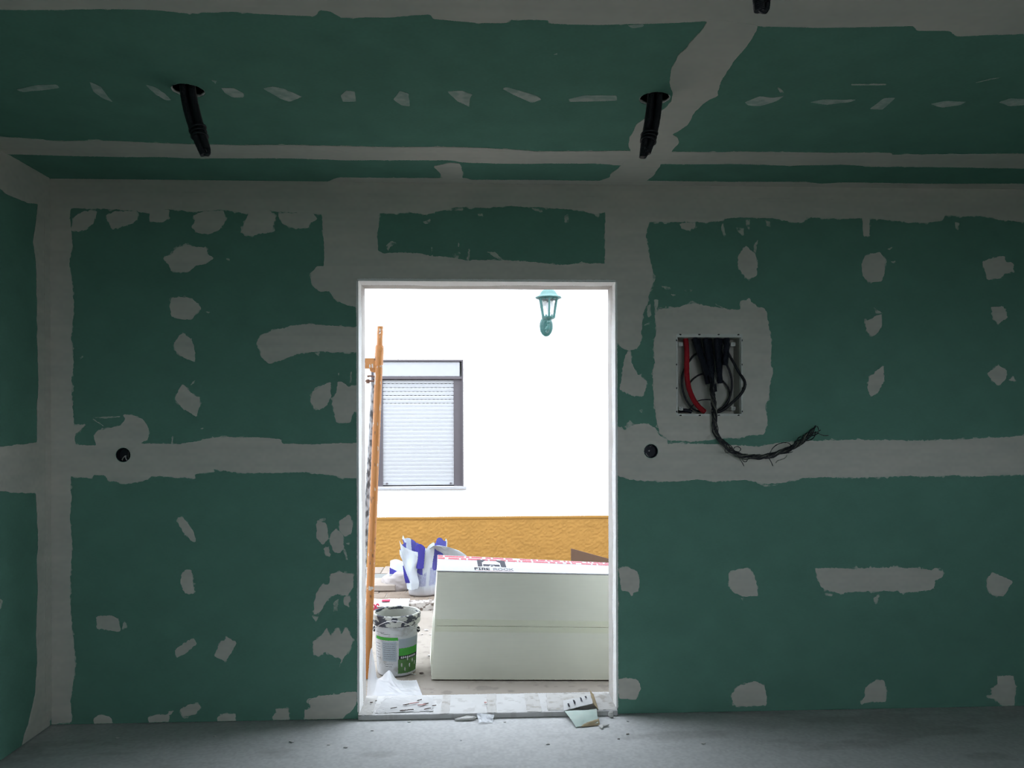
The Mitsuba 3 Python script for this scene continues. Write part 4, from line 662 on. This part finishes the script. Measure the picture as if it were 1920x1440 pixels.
obj('plaster_edge', on_back(rag([(wx1, wz0 - .01), (wx1 + .028, wz0 - .01), (wx1 + .030, wz1 + .03), (wx0, wz1 + .03), (wx0, wz1), (wx1, wz1)], 15, .004, .012), .004, YARD), 'reveal_plaster', wn)

# wall lantern
t = thing('wall_lantern', 'green metal carriage lantern mounted on the white wall across the yard', 'lantern')
LX, LY = 0.684, 7.455
def hexa(profile, at, n=6): return lathe(profile, n, at, math.pi / 6 * 0)
obj('backplate', moved(lathe([(0, 0), (.064, 0), (.062, .010), (.050, .018), (.046, .016), (.030, .022), (0, .024)], 32), [[1, 0, 0, 0.672], [0, 0, -1, YARD], [0, 1.58, 0, 2.376], [0, 0, 0, 1]]), 'lantern_green', t, smooth=30)
obj('arm', cat(tube(spline([(0.674, YARD - .015, 2.33), (0.675, 7.52, 2.315), (0.680, 7.465, 2.335), (LX, LY, 2.385), (LX, LY, 2.425)], 30), np.linspace(.016, .011, 30), 10), lathe([(0, 0), (.014, .0), (.020, .012), (.016, .03), (.024, .045), (.018, .05), (0, .05)], 16, (LX, LY, 2.385)), crumb(0.674, 7.535, 2.31, .018, .018, .03, 3)), 'lantern_green', t, smooth=30)
zb, zt_ = 2.437, 2.632
obj('lower_cup', cat(hexa([(0, 0), (.034, 0), (.050, .006), (.064, .016), (.064, .026), (.056, .030), (0, .030)], (LX, LY, zb - .012)), *[crumb(LX + .058 * math.cos(a), LY + .058 * math.sin(a), zb + .014, .007, .007, .009, 2) for a in np.arange(12) * math.pi / 6]), 'lantern_green', t)
R0, R1 = .060, .092
vs = [(math.cos(k * math.pi / 3 + math.pi / 6), math.sin(k * math.pi / 3 + math.pi / 6)) for k in range(6)]
# the six corners: one faces the viewer
vs = [(math.sin(k * math.pi / 3), -math.cos(k * math.pi / 3)) for k in range(6)]
for k, (cx, cy) in enumerate(vs):
    obj('cage_bar', tube([(LX + cx * R0, LY + cy * R0, zb + .012), (LX + cx * R1, LY + cy * R1, zt_)], .0085, 8), 'lantern_green', t)
for k in range(6):
    (ax, ay), (bx, by) = vs[k], vs[(k + 1) % 6]; q = .97
    g = np.array([(LX + ax * R0 * q, LY + ay * R0 * q, zb + .014), (LX + bx * R0 * q, LY + by * R0 * q, zb + .014), (LX + bx * R1 * q, LY + by * R1 * q, zt_), (LX + ax * R1 * q, LY + ay * R1 * q, zt_)])
    obj('pane', trimesh.Trimesh(g, [[0, 1, 2], [0, 2, 3]], process=False), 'lantern_glass', t)
obj('frieze', cat(lathe([(.070, 0), (.097, 0), (.100, .014), (.070, .014)], 6, (LX, LY, zt_ - .012), math.pi / 2), *[crumb(LX + .086 * math.cos(a), LY + .086 * math.sin(a), zt_ - .022, .008, .008, .010, 4) for a in (np.arange(6) + .5) * math.pi / 3 + math.pi / 2]), 'lantern_green', t)
obj('roof', lathe([(.0, 0), (.118, -.004), (.130, .002), (.126, .010), (.108, .014), (.088, .030), (.070, .062), (.050, .080), (.030, .090), (.020, .108), (.017, .128), (0, .130)], 12, (LX, LY, zt_ + .002)), 'lantern_green', t, smooth=25)
obj('finial', lathe([(0, 0), (.016, 0), (.020, .010), (.012, .022), (.016, .034), (.010, .050), (0, .058)], 16, (LX, LY, zt_ + .130)), 'lantern_green', t, smooth=40)
obj('lamp_holder', lathe([(0, 0), (.018, 0), (.016, .045), (0, .045)], 16, (LX, LY, zb + .016)), 'plastic_white', t, smooth=30)
obj('bulb', lathe([(0, 0), (.012, .002), (.014, .02), (.024, .05), (.026, .07), (.018, .092), (0, .10)], 20, (LX, LY, zb + .060)), 'plastic_white', t, smooth=True)

# ---------------------------------------------------------------- scaffold frame
t = thing('scaffold_frame', 'orange painted scaffold frame standing outside at the left edge of the doorway', 'scaffold')
SY = 4.30; A, B = np.array([-0.622, SY, 0.0]), np.array([-0.5475, SY, 1.845])
ax = (B - A) / np.linalg.norm(B - A)
obj('post', tube([A, A + ax * .6, A + ax * 1.2, B], .0215, 20), 'orange_paint', t, smooth=40)
sp = trimesh.creation.cylinder(0.0162, 0.115, sections=20); hole = trimesh.creation.cylinder(0.0055, .1, sections=12, transform=trimesh.transformations.rotation_matrix(math.pi / 2, [1, 0, 0]))
try:
    hole.apply_translation([0, 0, .022]); sp = trimesh.boolean.difference([sp, hole], engine='manifold')
except Exception: pass
sp.apply_translation([0, 0, .0475]); R = np.eye(4); R[:3, 2] = ax; R[:3, 0] = np.cross([0, 1, 0], ax); R[:3, 1] = [0, 1, 0]; R[:3, 3] = B
obj('spigot', moved(sp, R), 'orange_paint', t, smooth=40)
obj('collar', tube([B - ax * .115, B - ax * .010], .0235, 20), 'orange_paint', t, smooth=40)
obj('weld_disc', moved(lathe([(0, 0), (.015, 0), (.014, .004), (0, .006)], 16), [[1, 0, 0, B[0] + .006], [0, 0, -1, SY - .021], [0, 1, 0, B[2] - .02], [0, 0, 0, 1]]), 'orange_paint', t)
obj('ledger', hull([(-0.57, SY - .012, 1.772), (-0.57, SY + .012, 1.772), (-1.55, SY - .012, 1.768), (-1.55, SY + .012, 1.768), (-0.57, SY - .012, 1.716), (-0.57, SY + .012, 1.716), (-1.55, SY - .012, 1.722), (-1.55, SY + .012, 1.722)]), 'orange_paint', t)
obj('gusset', hull([(-0.562, SY - .008, 1.716), (-0.562, SY + .008, 1.716), (-0.602, SY - .008, 1.716), (-0.602, SY + .008, 1.716), (-0.600, SY - .008, 1.704), (-0.600, SY + .008, 1.704), (-0.592, SY - .008, 1.697), (-0.592, SY + .008, 1.697), (-0.566, SY - .008, 1.692), (-0.566, SY + .008, 1.692)]), 'orange_paint', t)
obj('post', tube([A + [-1.0, 0, 0], B + [-1.0, 0, 0]], .0215, 20), 'orange_paint', t, smooth=40)
for z in (.06,): obj('rung', tube([A + ax * z + [-1.0, .0, 0], A + ax * z], .016, 12), 'orange_paint', t, smooth=40)
obj('brace', tube([(-0.583, SY + .02, 1.640), (-0.668, SY + .10, 0.30)], .0135, 14), 'grimy_metal', t, smooth=40, label='grey plaster-spattered diagonal brace')
obj('clip', cat(tube(spline([(-0.566, SY - .005, 1.642), (-0.572, SY - .005, 1.668), (-0.590, SY - .005, 1.674), (-0.615, SY - .005, 1.672)], 20), .005, 8), tube([(-0.612, SY, 1.656), (-0.612, SY, 1.634)], .009, 10), tube([(-0.625, SY, 1.647), (-0.580, SY, 1.647)], .006, 10)), 'rusty_metal', t, label='rusty bolt clip')

# ---------------------------------------------------------------- carton
t = thing('packing_carton', 'large grey-green carton with a white printed top lying just outside the doorway', 'box')
c0 = {'bfl': (-0.262, 4.245, 0.0), 'bfr': (1.02, 4.168, 0.0), 'bbr': (1.05, 4.60, 0.0), 'bbl': (-0.300, 4.70, 0.0), 'tfl': (-0.228, 4.248, 0.598), 'tfr': (1.015, 4.168, 0.574), 'tbr': (1.04, 4.47, 0.583), 'tbl': (-0.252, 4.745, 0.600)}
C = {k: np.array(v) for k, v in c0.items()}
_n = np.cross(C['tfr'] - C['tfl'], C['tbl'] - C['tfl']); C['tbr'][2] = C['tfl'][2] - (_n[:2] @ (C['tbr'] - C['tfl'])[:2]) / _n[2]      # a flat top
def slabhex(f, h0, h1, push=0.0):
    pts = []
    for s_ in ('fl', 'fr', 'br', 'bl'):
        for h in (h0, h1):
            q = C['b' + s_] * (1 - h) + C['t' + s_] * h; pts.append(q)
    return hull(pts)
obj('body', slabhex(C, 0.004, 0.994), 'carton_board', t)
def front(u0, u1, h0, h1, th):
    q = []
    for u in (u0, u1):
        for h in (h0, h1):
            a = (C['bfl'] * (1 - u) + C['bfr'] * u) * (1 - h) + (C['tfl'] * (1 - u) + C['tfr'] * u) * h
            q += [a, a + [0, -th, 0]]
    return hull(q)
obj('front_panel', front(0.004, 0.998, 0.006, 0.4985, .0045), 'carton_board', t)
obj('front_panel', front(0.004, 0.998, 0.5025, 0.992, .0045), 'carton_board', t)
obj('tape', front(0.004, 0.998, 0.445, 0.4983, .0052), 'clear_tape', t, label='clear yellowish tape along the seam'); obj('tape', front(0.004, 0.998, 0.503, 0.560, .0052), 'clear_tape', t)
def on_top(u, v, dz=0.0):
    p = (C['tfl'] * (1 - u) + C['tfr'] * u) * (1 - v) + (C['tbl'] * (1 - u) + C['tbr'] * u) * v
    return p + np.array([0, 0, dz])
def top_slab(u0, u1, v0, v1, z0, z1): return hull([on_top(u, v, z) for u in (u0, u1) for v in (v0, v1) for z in (z0, z1)])
obj('top_face', top_slab(-.002, 1.0, -.012, 1.0, -.003, .003), 'carton_white', t, label='white printed top')
def top_map(m, flatw, depth, u0, v0, du, dv, dz):
    v = np.array(m.vertices); w = np.array([on_top(u0 + du * a / flatw, v0 + dv * b / depth) for a, b in v[:, :2]]); w[:, 2] += dz + (v[:, 2] > v[:, 2].mean()) * .0008
    return trimesh.Trimesh(w, m.faces, process=False)
nu, nv = 120, 2
m, uv = grid(120, 3, lambda u, v: np.stack([np.vectorize(lambda a, b: on_top(a, .70 + .29 * b)[k] + (.0038 if k == 2 else 0))(u, v) for k in range(3)], -1))
obj('red_tape', m, 'red_print_tape', t, uv=uv, label='white tape with red print along the back edge')
logo = sbox(0, 0, 1, 1).difference(Polygon([(.16, 0), (.16, .62), (.30, .98), (.66, .98), (.82, .62), (.82, 0)]))
logo = unary_union([logo.difference(sbox(.1, -.1, .16, .05)), sbox(.20, .08, .78, .34).difference(Polygon([(.38, 0), (.42, .20), (.49, .33), (.58, .20), (.62, 0)])), Polygon([(.47, .06), (.45, .14), (.50, .24), (.55, .14), (.53, .06)])])
u_at = lambda x: (x - C['tfl'][0]) / (C['tfr'][0] - C['tfl'][0])
obj('logo_print', top_map(extrude(logo, .001), 1, 1, u_at(0.0), 0.30, u_at(.158) - u_at(0.0), .46, .0034), 'print_grey', t, label='dark printed logo of an arch over a flame')
for word, x, w, mm in (('FIRE', -0.022, 0.085, 'print_black'), ('ROCK', 0.082, 0.112, 'print_light')):
    tm = meshkit.text_mesh(word, 1.0, 0.001, bold=True); b = tm.bounds
    tm.apply_translation([-b[0, 0], -b[0, 1], 0]); b = tm.bounds
    obj('lettering', top_map(tm, b[1, 0], b[1, 1], u_at(x), 0.075, u_at(x + w) - u_at(x), .15, .0034), mm, t)
obj('lettering', top_slab(u_at(-.02), u_at(.19), .03, .045, .0034, .0042), 'pink_chip', t)

# brown board behind the carton
one('hardboard_sheet', hull([(0.625, y, z) for y in (5.19, 5.20) for z in (0.0, .562)] + [(1.60, y, z) for y in (5.19, 5.20) for z in (0.0, .285)]), 'brown_hardboard', 'brown board standing behind the right end of the carton', 'board')

# ---------------------------------------------------------------- bucket
t = thing('plaster_bucket', 'white plastic bucket with a dark smeared rim and green label, caked with plaster', 'bucket')
BX, BY, BH, RT, RBm = -0.470, 4.41, 0.338, 0.133, 0.108
def rad(z): return RBm + (RT - .008 - RBm) * z / BH
def frame_of(z): return rad(z)
obj('body', lathe([(0, 0), (RBm - .006, 0), (RBm, .006), (rad(BH - .012), BH - .012), (rad(BH) - .004, BH - .012), (rad(.02) - .004, .02), (0, .02)], 48, (BX, BY, 0)), 'bucket_white', t, smooth=30)
obj('inner_coat', lathe([(0, .0225), (rad(.02) - .006, .0225), (rad(BH - .01) - .0062, BH - .012), (rad(BH - .01) - .0045, BH - .012)], 48, (BX, BY, 0)), 'dry_cement', t, smooth=30, label='grey dried plaster lining the inside')
obj('rim', lathe([(rad(BH) - .0035, BH - .014), (rad(BH) - .003, BH + .002), (RT - .002, BH + .004), (RT + .003, BH), (RT + .004, BH - .012), (RT + .001, BH - .016), (RT + .003, BH - .024), (RT + .003, BH - .052), (RT - .001, BH - .058), (RT - .006, BH - .056), (RT - .006, BH - .014)], 56, (BX, BY, 0)), 'bucket_rim', t, smooth=40, label='dark rim smeared with plaster')
def wrap(a0, a1, z0, z1, off, n=24):                  # a label on the bucket's side; angle 0 faces the doorway
    def fn(u, v):
        a = np.radians(a0 + (a1 - a0) * u); z = z0 + (z1 - z0) * v; r = rad(z) + off
        return np.stack([BX + r * np.sin(a), BY - r * np.cos(a), z], -1)
    m, _ = grid(n, 4, fn); return m
obj('sticker', wrap(-75, 84, .030, .212, .0006, 48), 'label_grey', t, label='grey wrap-around label')
obj('sticker', wrap(-70, 12, .030, .205, .0009), 'bucket_white', t); obj('sticker', wrap(-36, 6, .088, .200, .0012), 'label_grey', t); obj('sticker', wrap(-36, 2, .020, .088, .0013), 'bucket_white', t)
obj('label_band', wrap(-62, 10, .205, .222, .0014), 'label_green', t, label='bright green band'); obj('label_band', wrap(12, 78, .118, .160, .0014), 'label_green', t)
obj('label_band', wrap(12, 80, .098, .118, .0015), 'print_black', t); obj('label_band', wrap(10, 80, .018, .098, .0013), 'label_leaf', t)
for k, (a, z, w) in enumerate([(-60, .245, 34), (-40, .238, 30)] + [(-32, .185 - .012 * j, 34) for j in range(8)] + [(-66, .18 - .016 * j, 22) for j in range(6)] + [(-30, .07, 26), (-30, .058, 22)]):
    obj('print_line', wrap(a, a + w, z, z + .0025, .0016, 10), 'print_light', t)
for k in range(9): obj('print_line', wrap(18 + k * 6, 22 + k * 6, .102, .113, .0019, 4), 'plastic_white', t)
for s_ in (1, -1):
    a = math.radians(90 * s_ - 6); bx, by, bz = BX + (rad(.25) + .006) * math.sin(a), BY - (rad(.25) + .006) * math.cos(a), .235
    obj('handle_lug', crumb(bx, by, bz - .012, .010, .012, .015, 4), 'black_plastic', t)
hp = [(BX + .135 * math.cos(b), BY - .150 * math.sin(b) - .004, .242 + .082 * math.sin(b) ** 2) for b in np.linspace(0, math.pi, 30)]
obj('handle', tube(hp, .0022, 6), 'zinc', t, smooth=True)
obj('plaster_drip', cat(*[crumb(BX + (rad(z) + .001) * math.sin(math.radians(a)), BY - (rad(z) + .001) * math.cos(math.radians(a)), z, .005, .003, .012, 60 + int(a)) for a, z in ((62, .255), (55, .07), (30, .03), (45, .045), (20, .055), (66, .05), (38, .085))]), 'dry_cement', t)

# clear plastic sheet in front of the bucket
def film(u, v):
    x = -0.575 + (.29 - .06 * v) * u; y = 3.962 + .29 * v + .018 * np.sin(u * 6)
    p = np.stack([u * 2.2 + v, v * 2.2, u * 0], -1)
    rid = 1 - np.abs(2 * nz(p, .9, 4, 3)) * 2.2
    z = .006 + 0.012 * np.clip(rid, 0, 1) ** 2 + .034 * np.exp(-((u - .36) ** 2 / .012 + (v - .75) ** 2 / .05)) + .026 * np.exp(-((u - .3) ** 2 / .10 + (v - .6) ** 2 / .12)) + .19 * np.exp(-(u ** 2 / .0025 + (v - .55) ** 2 / .20))
    z = z * np.clip((1.02 - u) * 4, .12, 1) * np.clip((1.04 - v) * 6, .2, 1) * np.clip((v + .02) * 6, .2, 1)
    return np.stack([x, y, z], -1)
m, _ = grid(80, 60, film)
one('plastic_sheet', m, 'clear_sheet', 'crumpled translucent plastic sheet between the bucket and the threshold', 'plastic sheet', smooth=True)

# ---------------------------------------------------------------- sacks, slabs and kerb behind
def sackmesh(cx, cy, R, H, seed, flare=.45, folds=5):
    def fn(u, v):
        a = u * 2 * np.pi; p = np.stack([np.cos(a), np.sin(a), v], -1)
        r = R * (0.86 + flare * v + 0.16 * np.sin(folds * a + seed) * (0.15 + v) + .5 * nz(p, 2.2, seed, 3) * (.3 + v))
        r = r * np.clip(v * 14 + .75, 0, 1)
        z = H * v * (1 + 0.16 * np.sin(2 * a + seed * 1.3) * v + 0.24 * nz(p * [1, 1, 0], 3.1, seed + 3, 3) * v)
        return np.stack([cx + r * np.cos(a) * 1.05, cy + .62 * r * np.sin(a), z], -1)
    return grid(150, 40, fn)
t = thing('empty_sack', 'white plastic sack with blue print standing crumpled behind the carton by the ochre dado', 'sack')
m, uv = sackmesh(-0.46, 6.36, .125, .41, 2); obj('sack_body', m, 'sack_print', t, smooth=True, uv=uv)
m, _ = grid(26, 26, lambda u, v: np.stack([-0.42 + .14 * u + .12 * v * (1 + u), 6.28 - .10 * np.sin(u * 3) * (1 - v) + .10 * v, .05 + .39 * (1 - v) * (.86 + .14 * np.sin(u * 3)) - .06 * v + .02 * nz(np.stack([u * 2, v * 2, u * 0], -1), 1, 3, 3) + .18 * v * (1 - v) + .26 * v], -1))
obj('folded_flap', m, 'sack_white', t, smooth=True, label='white folded-back flap')
m, _ = grid(30, 20, lambda u, v: np.stack([-0.475 + .085 * (u - .5) * (1 - .3 * v), 6.235 - .02 * np.sin(np.pi * u), .445 - .20 * v - .035 * (2 * u - 1) ** 2 * (1 - v)], -1))
obj('folded_flap', m, 'sack_blue', t, smooth=True, label='blue folded flap')
def leftflap(u, v):
    w = .165 - .085 * v; p = np.stack([u * 3, v * 3, u * 0 + 2], -1)
    x = -0.640 + .060 * v + w * u + .012 * np.sin(v * 9) * u
    return np.stack([x, 6.235 + .022 * np.sin(u * 6 + v * 2) + .03 * nz(p, 1.2, 5, 3), (.42 - .045 * u) * (1 - v) + .075 * v + .055 * (1 - u) ** 8 * (1 - v)], -1)
m, uv = grid(34, 30, leftflap); obj('folded_flap', m, 'sack_white', t, smooth=True)
obj('blue_edge', hull([(-0.612, 6.222, .27), (-0.606, 6.226, .27), (-0.590, 6.222, .13), (-0.553, 6.226, .13), (-0.60, 6.215, .18)]), 'sack_blue', t)
m2 = trimesh.creation.icosphere(4, 1.0); v = np.array(m2.vertices); v *= (1 + .5 * nz(v, 1.3, 12, 4))[:, None]; v *= [.15, .12, .10]; v[:, 2] = np.maximum(v[:, 2], -.07); v[:, 2] -= v[:, 2].min(); m2.vertices = v + [-0.685, 6.62, 0]
t = thing('empty_sack', 'dirty beige sack slumped on the paving left of the standing sack', 'sack')
obj('sack_body', m2, 'sack_plain', t, smooth=True)
m, _ = grid(16, 14, lambda u, v: np.stack([-0.755 + .14 * u, 6.545 + .06 * v, .125 + .12 * v + .012 * np.sin(u * 5)], -1)); obj('folded_flap', m, 'sack_white', t, smooth=True)
m, _ = grid(16, 8, lambda u, v: np.stack([-0.755 + .09 * u, 6.54 + .02 * v, .145 + .045 * v * (1.1 - u)], -1)); obj('folded_flap', m, 'sack_blue', t, smooth=True, label='blue printed edge')
one('stone_slab', box(-1.75, -0.70, 6.50, 6.80, 0.006, 0.062, .008), 'beige_stone', 'thick beige stone slab lying on the paving beside the slumped sack', 'slab')
one('plank', box(-1.7, -0.705, 6.84, 7.02, 0.006, 0.055, .004), 'grey_plank', 'grey plank lying behind the beige stone slab', 'plank')
one('stone_slab', box(-0.905, -0.640, 7.15, 7.48, 0.006, 0.040, .006), 'beige_stone', 'thin stone slab lying against the foot of the ochre dado', 'slab')
one('stone_slab', box(-1.6, -0.915, 7.22, 7.50, 0.006, 0.030, .006), 'beige_stone', 'thin stone slab mostly hidden behind the scaffold post, by the dado', 'slab')
kb = trimesh.creation.box(bounds=[[-1.6, 5.85, -.02], [0.6, 5.96, .052]]).subdivide_to_size(.03); v = np.array(kb.vertices); v += (nz(v, 22, 4, 3) * .014)[:, None] * [1, 1, .7]; kb.vertices = v
one('kerb_stone', kb, 'rough_stone', 'rough stone kerb crossing the yard behind the bucket', 'kerb')
t = thing('plastic_wrap', 'piece of white plastic wrapping with red print lying over the kerb', 'wrapping')
m, _ = grid(40, 16, lambda u, v: np.stack([-0.90 + .37 * u, 5.825 + .14 * v, .064 - .05 * np.clip(.25 - v, 0, 1) * 4 * .6 + .010 * nz(np.stack([u * 8, v * 3, u * 0], -1), 1, 3, 3)], -1)); obj('sheet', m, 'plastic_white', t, smooth=True)
for k, (cx, cz, r0) in enumerate(((-0.792, .036, .020), (-0.762, .040, .018))):
    a = np.linspace(.3, 5.4, 20) if k else np.linspace(2.2, 7.6, 20)
    obj('red_print', tube(np.stack([cx + r0 * .55 * np.cos(a), np.full(20, 5.817), cz + r0 * np.sin(a)], 1), .0055, 6), 'plastic_print_red', t)
obj('red_print', box(-0.735, -0.675, 5.850, 5.90, .069, .0725), 'plastic_print_red', t)
rng = np.random.default_rng(5)
for i in range(9):
    x, y = rng.uniform(-.42, -.28), rng.uniform(4.3, 5.3); s = rng.uniform(.004, .009)
    one('yard_chip', crumb(x, y, -.003, s * 1.6, s, s * .6, 80 + i), 'plaster_chip' if i % 3 else 'dark_chip', 'small chip of plaster lying on the dusty yard ground', 'chip', 'plaster chips on the yard ground')
